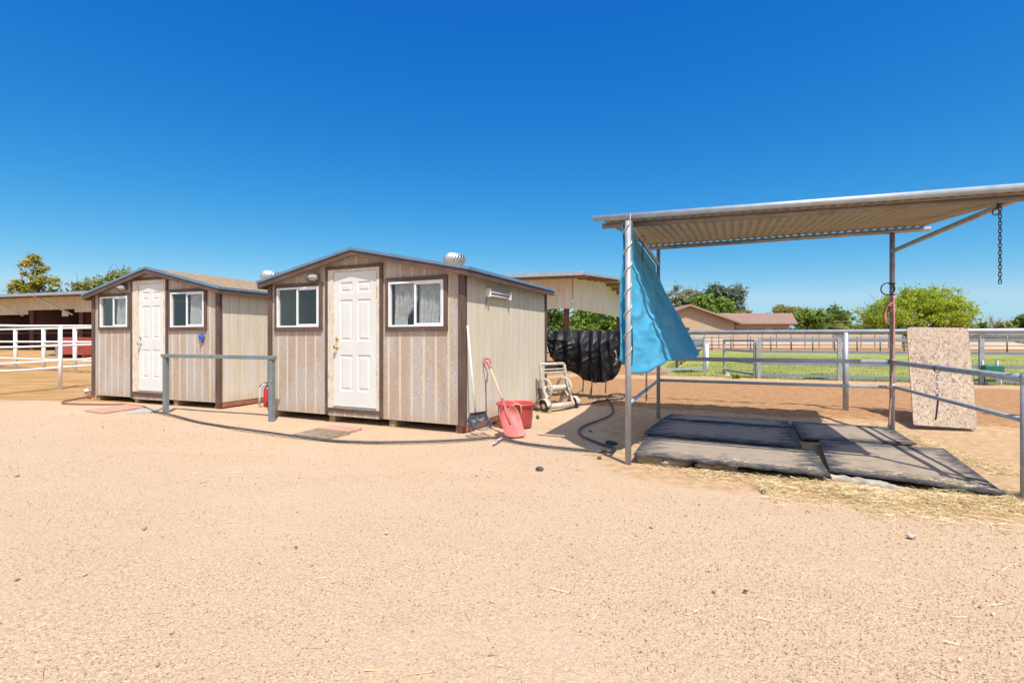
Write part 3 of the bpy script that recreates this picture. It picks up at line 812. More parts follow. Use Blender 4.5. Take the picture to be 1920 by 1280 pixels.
        MB().tube([(Wd + .02, ya + .01, zc - .05), (Wd + .012, ya + .02, zc - .12), (Wd + .012, ya - .01, zc - .2)], .006, 6).build('cord', lamp_metal, so_, True)
    root['_'] = 0; del root['_']
    return root, W3, fx_, fz_

A2 = math.atan2(-.4177, .9086)
shed2, win2, fx2, fz2 = make_shed((-.6366, 6.724, 0), A2, 3.70, 3.06, 2.575,
    'nearer weathered beige shed with brass door knob and strip light on its side', 
    [(517, 605.5, 534.5, 621), (724.5, 840.5, 522.5, 621)],
    (611.5, 719, 501.5, 776, 627, 706.8, 511.5, 760), (594, 521), brass, (2.97, .95, .165, -.02), (.60, 1.33, 1.93))
A1 = math.radians(-21.5)
shed1, win1, fx1, fz1 = make_shed((-5.34, 9.16, 0), A1, 3.70, 3.06, 2.63,
    'farther weathered beige shed with silver door knob and blue tool on its front', 
    [(187, 245, 552, 619), (318, 389, 543.5, 619.5)],
    (247, 316, 523, 746, 261, 307.2, 533.5, 731), (236, 540), silver, (3.05, 1.75, .205, .09))

# curtains hang inside the windows
def curtain(root, w, x0, x1, label, drop=1.0, tie=0):
    M = ROOT[root.name]; (a0, a1, zb, zt) = w
    base = M @ Vector(((x0 + x1) / 2, .035, zb))
    o = thing('curtain', label, 'curtain', base, root.rotation_euler.z)
    def P(u, t):
        x = x0 + (x1 - x0) * u
        if tie: x = x0 + (x1 - x0) * u * (1 - tie * .65 * min(1, max(0, (t - .35) / .4)) ** 1.5)
        y = .036 + .010 * math.sin(u * 38 + 2 * t) + .006 * math.sin(u * 17 + 5 * t)
        return M @ Vector((x, y, zt - .06 - (zt - zb - .1) * drop * t))
    MB().grid(P, 70, 14).build('cloth', curtain_white, o)
    MB().tube([M @ Vector((x0 - .0, .036, zt - .066)), M @ Vector((x1 + .0, .036, zt - .066))], .008, 8).build('rod', silver, o)
    return o
w = win2[1]; xm = (w[0] + w[1]) / 2
curtain(shed2, w, w[0] + .12, xm, 'gathered lace curtain in left pane of the nearer shed right window', 1.0, .7)
curtain(shed2, w, xm + .02, w[1] - .07, 'pale lace curtain behind right pane of the nearer shed right window', .98, .2)
w = win1[0]; curtain(shed1, w, (w[0] + w[1]) / 2, w[1] - .06, 'tan curtain in the farther shed window under its lamp', .9, .5)
w = win1[1]; curtain(shed1, w, (w[0] + w[1]) / 2, w[1] - .06, 'grey curtain in the farther shed window above the blue tool', .95, .2)

# ------------------------------------------------------------------ shade shelter over the mats
us = Vector((.9225, -.386, 0)); vs = (BL - FL).normalized()
def shelter():
    root = thing('shade_shelter', 'open galvanised pipe shelter with corrugated roof over black rubber mats', 'shelter', FL)
    def post(p, z1, m=galv_rust, r=.031, z0=-.05): return MB().tube([(p.x, p.y, z0), (p.x, p.y, z1)], r, 16).build('post', m, root)
    post(FL, 2.455); post(BL, 2.70, galv_rust, .029); post(BR, 2.70, galv_rust, .031)
    post(FR, .99, galv_rust, .034); 
    FT = FR + us * .16
    post(FT, 2.42)
    # edge pipe, beams
    a = FL + us * -.36; b_ = FL + us * 3.32
    MB().tube([(a.x, a.y, 2.51), (b_.x, b_.y, 2.438)], .030, 14).build('edge_pipe', galv, root)
    o = vs * .19
    a = FL + o + us * -.30; b_ = FL + o + us * 3.28
    MB().tube([(a.x, a.y, 2.468), (b_.x, b_.y, 2.395)], .028, 14).build('front_beam', beam_brown, root)
    a = BL + us * -.16; b_ = BR + us * .42
    MB().tube([(a.x, a.y, 2.725), (b_.x, b_.y, 2.725)], .031, 14).build('rear_beam', galv_rust, root)
    for p, q_ in ((FL + vs * .03, BL), (FT, BR)):
        MB().tube([(p.x, p.y, 2.455), (q_.x, q_.y, 2.455)], .027, 12).build('side_beam', galv_rust, root)
    # corrugated sheet
    n = 38 * 8
    A = FL + vs * .095 + us * -.30; B_ = FL + vs * .095 + us * 3.28
    C_ = BL + vs * .07 + us * -.2; D_ = BR + vs * .07 + us * .36
    def P(u, t):
        f = A.lerp(B_, u); k = C_.lerp(D_, u); p = f.lerp(k, t)
        z = (2.520 - .078 * u) * (1 - t) + 2.778 * t
        return (p.x, p.y, z + .011 * math.sin(u * 38 * 2 * PI) - .004 * math.sin(t * PI * 2))
    MB().grid(P, n, 6).build('roof_sheet', sheet_metal, root, solid=.0016)
    # rails
    for p, q_, z, r in ((BL, BR, .95, .029), (BL, BR, .605, .022), (BR, FR, .945, .030), (BR, FR, .615, .021), (FL, BL, .60, .021)):
        z = z - .31 * 0
        MB().tube([(p.x, p.y, z), (q_.x, q_.y, z)], r, 12).build('rail', galv, root)
    # clamps
    for p, z in ((BR, .945), (BR, .612), (FR, .945)):
        MB().tube([(p.x, p.y, z - .045), (p.x, p.y, z + .045)], .037, 14).build('clamp', galv, root)
    return root
shelter_o = shelter()

def tarp():
    L = (BL - FL).length
    def P(s, t):
        base = FL.lerp(BL, s * .985 + .0)
        off = .66 * (1 - math.exp(-s / .17)) * max(0, t - .07)
        fold = .035 * math.sin(s * 13 + 2.5 * t) * t + .05 * t * math.sin(s * 5 + t * 3) * (1 - s) * s * 4
        fold += .028 * mnoise.noise((s * 5, t * 6, 1.7)) + .012 * mnoise.noise((s * 16, t * 12, 4))
        fold *= min(1, t * 4) * (.35 + .65 * min(1, s * 6))
        cr = (1 - abs(mnoise.noise((s * 9 + t * 3, t * 5 - s * 4, 9)))) ** 9 * .034 * max(.1, .6 - s) * 1.6 * min(1, t * 2) - (1 - abs(mnoise.noise((s * 6 - t * 5, t * 7 + s * 3, 21)))) ** 12 * .012 * min(1, t * 2)
        p = base + us * (off + fold + cr - .036)
        hem = 1.43 + .07 * math.exp(-((s - .05) / .07) ** 2) + .022 * mnoise.noise((s * 22, 0, 3)) + .012 * mnoise.noise((s * 60, 5, 3)) + .03 * math.sin(s * 11 + 1)
        z = 2.435 - hem * t
        p = p + vs * (.05 * s * t)
        return (p.x, p.y, z)
    o = MB()
    o.grid(P, 110, 70)
    ob = o.build('blue_tarp', tarp_blue, None, origin=FL + Vector((0, 0, .95)), solid=.002)
    tag(ob, 'torn edged blue tarpaulin hung as a side wall from the shelter', 'tarp')
    # flap wrapped outside the post
    def Q(s, t):
        a = PI * .15 + s * PI * .95
        r = .040 + .012 * math.sin(9 * t + 3 * s) + .035 * s * t
        d = us * math.cos(a) + vs * math.sin(a)
        p = FL + d * r - us * (.02 * s)
        return (p.x, p.y, 2.44 - (1.44 + .03 * math.sin(5 * s)) * t)
    MB().grid(Q, 14, 50).build('flap', tarp_blue, ob, solid=.002)
    return ob
tarp()

def helix_rope():
    pts = []
    for i in range(260):
        t = i / 259; z = 2.42 - 1.33 * t; a = -2 * PI * 6.2 * t - 1.2
        pts.append((FL.x + .0385 * math.cos(a) - .005, FL.y + .0385 * math.sin(a), z))
    pts = [(FL.x + .02, FL.y - .02, 2.53), (FL.x + .01, FL.y - .045, 2.49)] + pts
    o = MB().tube(pts, .0050, 6).build('white_rope', rope_white, None, origin=(FL.x, FL.y, 1.1))
    tag(o, 'white cord spiralling down the shelter post beside the blue tarp', 'rope')
helix_rope()

def link_chain(b, p, n, pitch, wire, wd, ang=0.0):
    p = Vector(p)
    for i in range(n):
        c = p - Vector((0, 0, pitch * i)); hl = pitch * .5 + wire
        a = ang + (PI / 2 if i % 2 else 0)
        sx = Vector((math.cos(a), math.sin(a), 0)); pts = []
        for k in range(12):
            th = 2 * PI * k / 12
            cx = math.copysign(min(1, abs(math.cos(th)) * 1.3), math.cos(th)) * wd
            pts.append(c + sx * cx + Vector((0, 0, math.sin(th) * hl)))
        b.tube(pts, wire, 6, closed=True)
    return p - Vector((0, 0, pitch * n))
def ring(b, c, r, wire, nrm, n=18):
    nrm = Vector(nrm).normalized(); a = nrm.orthogonal().normalized(); e = nrm.cross(a)
    b.tube([Vector(c) + (a * math.cos(2 * PI * k / n) + e * math.sin(2 * PI * k / n)) * r for k in range(n)], wire, 6, closed=True)

# heavy chain, right side beam
cp = D(1875, 372, 4.28)
b = MB(); ring(b, cp + Vector((0, 0, 0.0)), .045, .007, vs); end = link_chain(b, cp - Vector((0, 0, .06)), 22, .031, .0038, .0100, .3)
ring(b, cp + Vector((-.035, 0, -.115)), .026, .005, (.2, 1, .2)); b.tube([cp + Vector((-.01, 0, -.04)), cp + Vector((-.03, 0, -.09))], .008, 6)
tag(b.build('steel_chain', rust_chain, None, origin=cp), 'rusty chain hanging against the sky from the shelter roof corner', 'chain')
# slim chain in front of the tarp
p = FL.lerp(BL, .25); p = Vector((p.x + .045, p.y, 2.42))
b = MB(); ring(b, p, .034, .004, vs); e = link_chain(b, p - Vector((0, 0, .045)), 15, .026, .003, .009, .2); b.tube([e, e - Vector((0, 0, .07))], .008, 8); ring(b, e - Vector((0, 0, .09)), .016, .004, us)
tag(b.build('steel_chain', rust_chain, None, origin=p), 'thin chain hanging down the inside face of the blue tarp', 'chain')
# chain end under the tarp hem
p = G(1212, 694, .9); p = D(1212, 640, 5.75)
b = MB(); e = link_chain(b, Vector((p.x, p.y, 1.15)), 20, .026, .0035, .010, .4); b.lathe([(0, 0), (.008, 0), (.01, -.03), (.006, -.05), (0, -.052)], e, 8); ring(b, e - Vector((0, 0, .068)), .014, .005, us)
tag(b.build('steel_chain', rust_chain, None, origin=(p.x, p.y, .6)), 'short chain with snap hook dangling below the tarp hem', 'chain')

# loop and tether on the side rail, in front of the flake board
p = BR.lerp(FR, 1.468 / 3.12); p = Vector((p.x, p.y, .945))
t_ = thing('rail_tether', 'dark tether with loop and steel snap hanging from the side rail', 'tether', p)
b = MB(); pts = [p + Vector((.04 * math.sin(k / 10 * 2 * PI) * (1 if k else 1), 0, .03 - .06 + .0 - .045 * (1 - math.cos(k / 10 * 2 * PI)) * .9 + .06)) for k in range(11)]
b.tube(pts[:-1], .006, 8, closed=True); b.build('loop', rust_chain, t_)
b = MB(); e = link_chain(b, p - Vector((0, 0, .09)), 2, .03, .004, .011, .3); b.lathe([(0, 0), (.010, -.01), (.007, -.06), (.011, -.08), (0, -.1)], e, 8); ring(b, e - Vector((0, 0, .115)), .02, .005, (0, 1, 0)); b.build('snap', silver, t_)
q0 = e - Vector((0, 0, .13))
MB().tube([q0, q0 + Vector((.004, 0, -.09)), q0 + Vector((-.006, 0, -.18)), q0 + Vector((-.016, 0, -.26)), q0 + Vector((-.024, 0, -.285))], .0085, 8).build('strap', black_rubber_ring, t_)

# hoop and lead rope on the rear post
p = Vector((BR.x, BR.y, 1.94))
b = MB(); ring(b, p + Vector((-.075, -.02, 0)), .082, .0075, (.25, 1, .0), 24); ring(b, p + Vector((0, 0, .075)), .036, .007, (0, 0, 1)); ring(b, p + Vector((0, 0, -.075)), .036, .007, (0, 0, 1))
tag(b.build('rubber_hoop', black_rubber_ring, None, origin=p), 'black hoop strapped round the rear shelter post', 'hoop')
b = MB(); fr_ = p + Vector((-.012, -.045, -.09))
b.tube([fr_, fr_ + Vector((-.002, -.002, -.35)), fr_ + Vector((-.02, -.01, -.8)), fr_ + Vector((-.045, -.02, -1.2)), fr_ + Vector((-.07, -.02, -1.55)), fr_ + Vector((-.075, -.02, -1.72)), Vector((fr_.x - .09, fr_.y - .02, .07))], .013, 8)
for k in range(4): ring(b, p + Vector((0, 0, -.14 - .022 * k - .1)), .038, .010, (.1 * (k % 2), .1, 1))
b.tube([p + Vector((-.04, -.03, -.22)), p + Vector((-.10, -.04, -.22)), p + Vector((-.125, -.04, -.30)), p + Vector((-.13, -.05, -.42)), p + Vector((-.12, -.05, -.5))], .020, 8, r2=.013)
b.tube([p + Vector((-.03, -.04, -.2)), p + Vector((-.09, -.05, -.19)), p + Vector((-.135, -.05, -.27)), p + Vector((-.15, -.05, -.36)), p + Vector((-.142, -.05, -.44))], .016, 8, r2=.012)
tag(b.build('lead_rope', rope_red, None, origin=p), 'faded red lead rope knotted on the rear shelter post', 'rope')

# ------------------------------------------------------------------ rubber stall mats
def stall_mat(cs, label, th=.015, rag=0):
    """cs: front-left, front-right, back-right, back-left at the top face"""
    fl, fr, br, bl = [Vector(c) for c in cs]
    n, k = 34, 22
    def P(u, t):
        p = fl.lerp(fr, u).lerp(bl.lerp(br, u), t)
        z = p.z + .006 * mnoise.noise((p.x * 2, p.y * 2, 3))
        if rag and t < .06: p = p + (bl - fl).normalized() * (rag * (mnoise.noise((u * 14, 1, 2)) + .6 * mnoise.noise((u * 40, 4, 2))) * (1 - t / .06) * (1 if .12 < u else .2))
        return (p.x, p.y, z)
    vs_ = [P(i / n, j / k) for j in range(k + 1) for i in range(n + 1)]
    N = len(vs_)
    lowv = [(x, y, z - th) for x, y, z in vs_]
    fs = []
    for j in range(k):
        for i in range(n):
            a = j * (n + 1) + i
            fs.append((a, a + 1, a + n + 2, a + n + 1)); fs.append((N + a + n + 1, N + a + n + 2, N + a + 1, N + a))
    edge = [i for i in range(n + 1)] + [j * (n + 1) + n for j in range(1, k + 1)] + [k * (n + 1) + i for i in range(n - 1, -1, -1)] + [j * (n + 1) for j in range(k - 1, 0, -1)]
    for a, c in zip(edge, edge[1:] + edge[:1]): fs.append((a, N + a, N + c, c))
    o = sum((Vector(v) for v in vs_), Vector()) / N
    mb = MB(); mb.add(vs_ + lowv, fs)
    ob = mb.build('rubber_mat', mat_rubber, None, origin=o)
    at = ob.data.attributes.new('edge', 'FLOAT', 'POINT')
    ev = []
    for j in range(k + 1):
        for i in range(n + 1):
            ev.append(min(1, min(i / n, 1 - i / n) * 5, min(j / k, 1 - j / k) * 4))
    at.data.foreach_set('value', np.array(ev + ev, np.float32))
    return tag(ob, label, 'rubber mat', 'rubber mats under the shelter')
stall_mat([G(1244, 783, .028), G(1487, 800, .028), G(1477, 789, .030), G(1257, 776, .030)], 'rearmost narrow strip of black mat along the back rails')
stall_mat([G(1207, 811, .066), G(1504.5, 837, .062), G(1485, 802.5, .056), G(1240, 785, .056)], 'shaded black mat between the front left mat and rear strip')
stall_mat([G(1188, 850.5, .088), G(1558, 891, .07), G(1525, 843, .036), G(1216, 812, .036)], 'dusty front left mat with ragged edge propped on stones', rag=.05)
stall_mat([G(1503, 821, .034), G(1719, 832, .030), G(1669, 800.5, .026), G(1484, 789.5, .026)], 'half shaded black mat beside the rear post with red rope')
stall_mat([G(1556, 881, .056), G(1887, 926, .045), G(1769.5, 840.5, .045), G(1535, 822.5, .056)], 'large sandy front right mat crossed by rail shadows', rag=.008)
# what props the front mats up
a, c_ = G(1196, 862, .03), G(1268, 870, .03)
tag(MB().beam(Vector((a.x + .03, a.y + .10, .022)), Vector((c_.x, c_.y + .13, .022)), .09, .075).build('timber_beam', raw_wood, None, origin=(a.x, a.y, 0), bevel=.006), 'timber under the ragged front edge of the rubber mats', 'timber')
for i, (px, py, sx, sy, sz, lab) in enumerate(((1272, 872, .16, .06, .05, 'long tan stone left under ragged mat edge'), (1330, 877, .13, .07, .045, 'tan stone in the middle under ragged mat edge'),
                                   (1353, 879, .07, .06, .05, 'rounded tan stone wedged second from right at mat edge'), (1374, 882, .06, .06, .05, 'small tan stone rightmost under ragged mat edge'))):
    p = G(px, py); R_ = random.Random(i)
    b = MB().ball((p.x, p.y + .03, .022), sx, sy, sz, 14, 8, .12, R_)
    tag(b.build('stone', rock_tan, None, origin=(p.x, p.y, 0)), lab, 'stone', 'stones under the mat')
a, c_ = G(1561, 893, .02), G(1702, 913, .02)
def Pc(u, t):
    p = a.lerp(c_, u); an = PI * t
    w = .075 + .02 * mnoise.noise((u * 7, 1, 1)); h = .030 + .012 * mnoise.noise((u * 9, 2, 5)) - .02 * max(0, u - .8) * 5
    return (p.x, p.y + .085 - w * math.cos(an), -.01 + h * min(1, 2.2 * math.sin(an)) + .004 * mnoise.noise((u * 30, t * 6, 3)))
tag(MB().grid(Pc, 60, 10).build('concrete_strip', concrete, None, origin=(a.x, a.y, 0)), 'pale concrete strip under the front right mat', 'concrete')

# flake board leaning on the rear fence
def board():
    bl, br_, tr_, tl = G(1713, 796, .06), G(1833, 804, .04), D(1815, 614.5, 7.42), D(1700, 613, 7.80)
    nrm = (br_ - bl).cross(tl - bl).normalized(); th = .022
    N_ = 24; pts = []
    def edge(a, b, k): return [a.lerp(b, i / k) + (b - a).normalized().cross(nrm) * .006 * mnoise.noise((a.x * 3 + i * .7, i * 1.3, 1)) for i in range(k)]
    def corner(a, p, b, r=.05):
        u = (a - p).normalized() * r; v = (b - p).normalized() * r
        return [p + u * (1 - t) ** 2 * 1 + v * t ** 2 for t in (0, .3, .6, 1)]
    cs = [bl, br_, tr_, tl]
    for i in range(4):
        pts += corner(cs[i - 1], cs[i], cs[(i + 1) % 4], .06 if i > 1 else .035)
        a = pts[-1]; b = cs[(i + 1) % 4]
        e = edge(cs[i], b, 14)
        pts += e[2:12]
    n = len(pts); mb = MB()
    mb.add([p for p in pts] + [p - nrm * th for p in pts], [tuple(range(n)), tuple(range(2 * n - 1, n - 1, -1))] + [(i, n + i, n + (i + 1) % n, (i + 1) % n) for i in range(n)])
    tag(mb.build('flake_board', osb, None, origin=bl), 'weathered flake board panel leaning on the rear pipe rail', 'board')
board()

# ------------------------------------------------------------------ rear pipe fence, with things hung on it
fp = Vector((5.49, 8.25, .10))
def pipe_fence():
    root = thing('pipe_fence', 'round grey pipe rail fence behind the shelter, single top rail', 'fence', fp)
    for k in (-5.4, 0, 4.0, 8.0):
        p = fp + U2 * k
        MB().tube([(p.x, p.y, gz(p.x, p.y) - .1), (p.x, p.y, 1.37)], .042, 14).build('post', galv, root)
    a = fp + U2 * -5.45; b_ = fp + U2 * 9
    MB().tube([(a.x, a.y, 1.385), (b_.x, b_.y, 1.385)], .037, 14).build('rail', galv, root)
pipe_fence()

def fence_pt(px, off=0, z=0):
    k = (px - 960) / F
    t = (k * fp.y - fp.x) / (U2.x - k * U2.y)
    p = fp + U2 * t - V2 * off
    return Vector((p.x, p.y, z))

def cover():
    a = fence_pt(1029, .05); b_ = fence_pt(1164, .05)
    px_ = [1029, 1034, 1041, 1050, 1062, 1080, 1097, 1110, 1117, 1135, 1150, 1158, 1163, 1166]
    yb_ = [650, 668, 682, 688, 692, 700, 711, 716, 717, 716, 711, 704, 695, 685]
    o = thing('black_cover', 'black waterproof cover draped over the rear pipe rail with straps', 'cover', fence_pt(1097, 0, .1))
    def P(s, t):
        px = 1029 + 137 * s
        yb = np.interp(px, px_, yb_)
        q = fence_pt(px, 0); zb = EYE - (yb - HZ) / F * q.y
        zt = 1.432 + .012 * mnoise.noise((s * 9, 0, 0))
        z = zt - (zt - zb) * t
        A = min(1, t * 3 + .25)
        f = .075 * A * (.5 + .5 * math.sin(s * 44 + 1.2 * math.sin(s * 9) + t * (1.5 - 4 * s)))
        f += .085 * mnoise.noise((s * 7 + t * 1.2, t * 1.2, 2.2)) * A + .020 * mnoise.noise((s * 22 - t * 3, t * 3.5, 7)) * A
        f += .035 * A * (1 - abs(mnoise.noise((s * 8 + 3 * t, t * 5, 11)))) ** 3
        f += .06 * math.sin(PI * t) * math.exp(-((s - .55) / .3) ** 2) - .05 * t * t
        p = fence_pt(px, .055 + f)
        return (p.x, p.y, z)
    mb = MB(); mb.grid(P, 150, 80)
    def T(s, t):                                          # over the rail and down the back
        px = 1029 + 137 * s
        a_ = PI * t
        if t <= .5:
            an = PI * t * 2
            p = fence_pt(px, .05 * math.cos(an)); z = 1.402 + .035 * math.sin(an) + .012 * mnoise.noise((s * 9, 0, 0)) 
        else:
            p = fence_pt(px, -.05 - .03 * math.sin(s * 25)); z = 1.40 - (t - .5) * 2 * (.5 + .2 * math.sin(s * 5))
        return (p.x, p.y, z)
    mb.grid(T, 150, 24)
    mb.build('sheet', cover_black, o, solid=.003)
    for px, yb, y2 in ((1097, 711, 735), (1113, 713, 741), (1139, 714, 737)):
        p = fence_pt(px, .10); z1 = EYE - (yb - HZ) / F * p.y + .05; z2 = EYE - (y2 - HZ) / F * p.y
        g_ = gz(p.x, p.y) + .0
        MB().beam((p.x, p.y, z1), (p.x - .02, p.y - .02, max(z2, g_)), .022, .003, Vector((0, 1, 0))).build('strap', black_plastic, o)
    p = fence_pt(1113, .12); g_ = gz(p.x, p.y)
    b = MB(); ring(b, (p.x - .01, p.y - .03, g_ + .01), .05, .010, (0, .2, 1)); b.beam((p.x, p.y, g_ + .26), (p.x - .06, p.y - .03, g_ + .01), .02, .003, Vector((0, 1, 0))); b.build('strap', black_plastic, o)
    p1 = fence_pt(1070, .12)
    MB().tube([fence_pt(1097, .1, EYE - (733 - HZ) / F * 9.4), fence_pt(1088, .12, .19), fence_pt(1080, .12, .165), fence_pt(1068, .12, .21)], .008, 6).build('strap', black_plastic, o)
    # pale cord clump near the right edge
    b = MB(); R_ = random.Random(3)
    for k in range(9):
        c0 = Vector(P(.93 + R_.uniform(-.02, .02), .42 + .04 * k)) - V2 * .02
        b.tube([c0 + Vector((R_.uniform(-.03, .03), -.02, R_.uniform(-.03, .03))) for _ in range(4)], .005, 5)
    b.build('cord', rope_white, o)
cover()
def blanket():
    def P(s, t):
        p = fence_pt(1164 + 22 * s, .06 + .015 * math.sin(9 * s) * (1 if t > .2 else .4)); 
        return (p.x, p.y, 1.42 - .62 * t - .03 * math.sin(s * 4))
    mb = MB(); mb.grid(P, 14, 14)
    tag(mb.build('saddle_blanket', maroon, None, origin=fence_pt(1175, 0, .8), solid=.015), 'maroon blanket hung on the rail beside the black cover', 'blanket')
blanket()

# ------------------------------------------------------------------ steel hitching rail
def hitch():
    pl, pr = G(311, 772), G(509.5, 788.5)
    root = thing('hitching_rail', 'grey square steel hitching rail before the two sheds', 'hitching rail', pl)
    d = (pr - pl).normalized()
    for p in (pl, pr):
        w = .037; n = Vector((-d.y, d.x, 0))
        cs = [p - d * w - n * w, p + d * w - n * w, p + d * w + n * w, p - d * w + n * w]
        MB().hexa([(c.x, c.y, -.08) for c in cs], [(c.x, c.y, .945) for c in cs]).build('post', grey_paint, root, bevel=.006)
    a = pl - d * .07; b_ = pr + d * .06
    MB().beam((a.x, a.y, .975), (b_.x, b_.y, .975), .095, .058).build('rail', grey_paint, root, bevel=.006)
    b = MB(); q_ = pl + d * .28; ring(b, (q_.x, q_.y - .03, .935), .03, .005, (0, 1, 0)); b.build('tie_ring', grey_paint, root)
hitch()

# ------------------------------------------------------------------ garden bits near the sheds
def hose(name, pts, r, m, label, z=.015):
    w = [G(px, py, z) if len(q) == 0 else Vector(q[0]) for (px, py, *q) in pts]
    out = []
    n = len(w)
    for i in range(n - 1):
        p0, p1, p2, p3 = w[max(0, i - 1)], w[i], w[i + 1], w[min(n - 1, i + 2)]
        for k in range(8):
            t = k / 8
            out.append(.5 * ((2 * p1) + (p2 - p0) * t + (2 * p0 - 5 * p1 + 4 * p2 - p3) * t * t + (3 * p1 - p0 - 3 * p2 + p3) * t ** 3))
    out.append(w[-1])
    out = [Vector((p.x, p.y, p.z + gz(p.x, p.y) + .004 * mnoise.noise((p.x, p.y, 0)))) for p in out]
    o = MB().tube(out, r, 10).build(name, m, None, origin=out[0])
    return tag(o, label, 'hose')
hose('garden_hose', [(270, 762), (288, 770), (306, 774), (335, 781), (370, 790), (410, 797), (455, 804), (520, 813), (575, 820), (630, 826), (700, 829), (770, 828), (830, 826), (885, 823), (922, 819.5), (945, 823), (985, 831),
                     (1040, 838), (1080, 842), (1110, 845), (1130, 846), (1146, 845), (1151, 841), (1148, 837.5), (1128, 832), (1097, 819), (1086, 810.5), (1088, 803), (1102, 795.5), (1120, 789), (1141, 780), (1150, 770), (1144, 762), (1138, 755.5), (1142, 750), (1155, 746.5), (1170, 748.5), (1173, 752), (1165, 756), (1140, 759.5), (1110, 762), (1082, 763)],
     .0155, hose_mat, 'long dark grey hose running from farther shed to the hose reel')
hose('garden_hose', [(167, 731.5), (171, 738), (176, 742.5), (170, 743), (150, 746), (126, 750.5), (117, 753.5), (122, 755.8), (150, 757), (190, 757.5), (228, 757.5), (252, 760), (268, 761.5)], .016, hose_red, 'brown red hose looping from the small standpipe')
def hydrant():
    p = G(163, 746)
    root = thing('standpipe', 'small standpipe with white valve at the farther shed corner', 'standpipe', p)
    MB().tube([(p.x, p.y, -.05), (p.x, p.y, .13)], .022, 10).tube([(p.x - .04, p.y + .02, -.05), (p.x - .04, p.y + .02, .12)], .02, 8).build('pipe', raw_wood, root)
    MB().ball((p.x, p.y, .16), .055, .05, .035).build('valve', white_pipe, root)
    MB().tube([(p.x + .015, p.y, .18), (p.x + .025, p.y, .235)], .012, 8).build('handle', galv, root)
    MB().tube([(p.x, p.y, .15), (p.x + .05, p.y - .03, .14), (p.x + .07, p.y - .04, .09), (p.x + .10, p.y - .06, .03), (p.x + .13, p.y - .06, .012)], .016, 8).build('spout', hose_red, root)
hydrant()
def slab(cs, th, m, name, label, cat, group=None, z=.02):
    P = [G(px, py, z) for px, py in cs]
    c = sum(P, Vector()) / 4
    mb = MB().hexa([(p.x, p.y, -.02) for p in P], [(p.x, p.y, z + gz(p.x, p.y)) for p in P])
    return tag(mb.build(name, m, None, origin=(c.x, c.y, 0), bevel=.006), label, cat, group)
slab([(158, 768.5), (193, 773.5), (237, 767), (200, 763)], .03, paver_pink, 'paver', 'pink paver lying left in front of the farther shed door', 'paver', 'pink pavers', .018)
slab([(199, 763), (238, 767), (271, 762), (238, 757.5)], .03, paver_pink, 'paver', 'pink paver touching hoses in front of the farther shed door', 'paver', 'pink pavers', .022)
slab([(592, 802), (652, 808.5), (679, 801), (622, 796.5)], .03, paver_pink, 'paver', 'pink paver behind the metal grate at the nearer shed door', 'paver', 'pink pavers', .03)
slab([(236, 774), (283, 771.5), (306, 763.5), (262, 765)], .03, paver_grey, 'slab', 'grey stone slab beside the pink pavers', 'slab', None, .018)
def grate():
    A, B_, C_, D_ = G(550, 814, .012), G(600, 823, .012), G(657, 811.5, .012), G(597, 803, .02)
    B_ = G(612, 822, .012)
    b = MB()
    def P(u, v): 
        p = A.lerp(B_, u).lerp(D_.lerp(C_, u), v); p.z = .012 + .012 * math.sin(PI * u) * (1 - v) + .012 * v; return p
    for i in range(15):
        for j in range(1): b.tube([P(i / 14, t / 6) for t in range(7)], .009, 5)
    for j in (0, 3, 6): b.tube([P(t / 8, j / 6) for t in range(9)], .006, 5)
    tag(b.build('metal_grate', mat('rusty_grate', (.30, .23, .16), (.40, .32, .23), 12, rough=.7, metal=.4), None, origin=A), 'bent rusty metal grate on the ground by the nearer shed door', 'grate')
grate()

# tub, shovel, fork, reel
def tub():
    p = G(964, 803); c = Vector((p.x + .02, p.y + .16, 0))
    root = thing('plastic_tub', 'red plastic tub with yellow rope handle beside the nearer shed', 'tub', c)
    h = .335
    pr = [(0, .004), (.222, .004), (.234, .012), (.240, .10), (.246, .112), (.254, .30), (.262, .318)]
    b = MB().lathe(pr + [(.282, .32), (.286, .335), (.280, h + .012), (.262, h + .012), (.252, h - .01), (.238, .12), (.226, .02), (0, .018)], c, 40)
    b.build('body', red_plastic, root)
    for a0 in (-PI / 2 + .05, PI / 2 + .05):
        pts = []
        for sgn in (-1, 1):
            pass
        d = lambda a, r: Vector((c.x + r * math.cos(a), c.y + r * math.sin(a), 0))
        b = MB()
        q = [d(a0 - .22, .260) + Vector((0, 0, .20)), d(a0 - .22, .292) + Vector((0, 0, .25)), d(a0 - .20, .298) + Vector((0, 0, .33)), d(a0 - .10, .292) + Vector((0, 0, .362)), d(a0 + .10, .292) + Vector((0, 0, .362)), d(a0 + .20, .298) + Vector((0, 0, .33)), d(a0 + .22, .292) + Vector((0, 0, .25)), d(a0 + .22, .260) + Vector((0, 0, .20))]
        b.tube(q, .0095, 8); b.build('rope_handle', yellow_rope, root)
    return c
tub_c = tub()
def shed2_wall(px, py_depth=None, off=.0):
    """point on the right wall plane of the nearer shed"""
    C = Vector((-.6366, 6.724, 0)) + U2 * (.012 + off); k = (px - 960) / F
    t = (k * C.y - C.x) / (V2.x - k * V2.y)
    return C + V2 * t
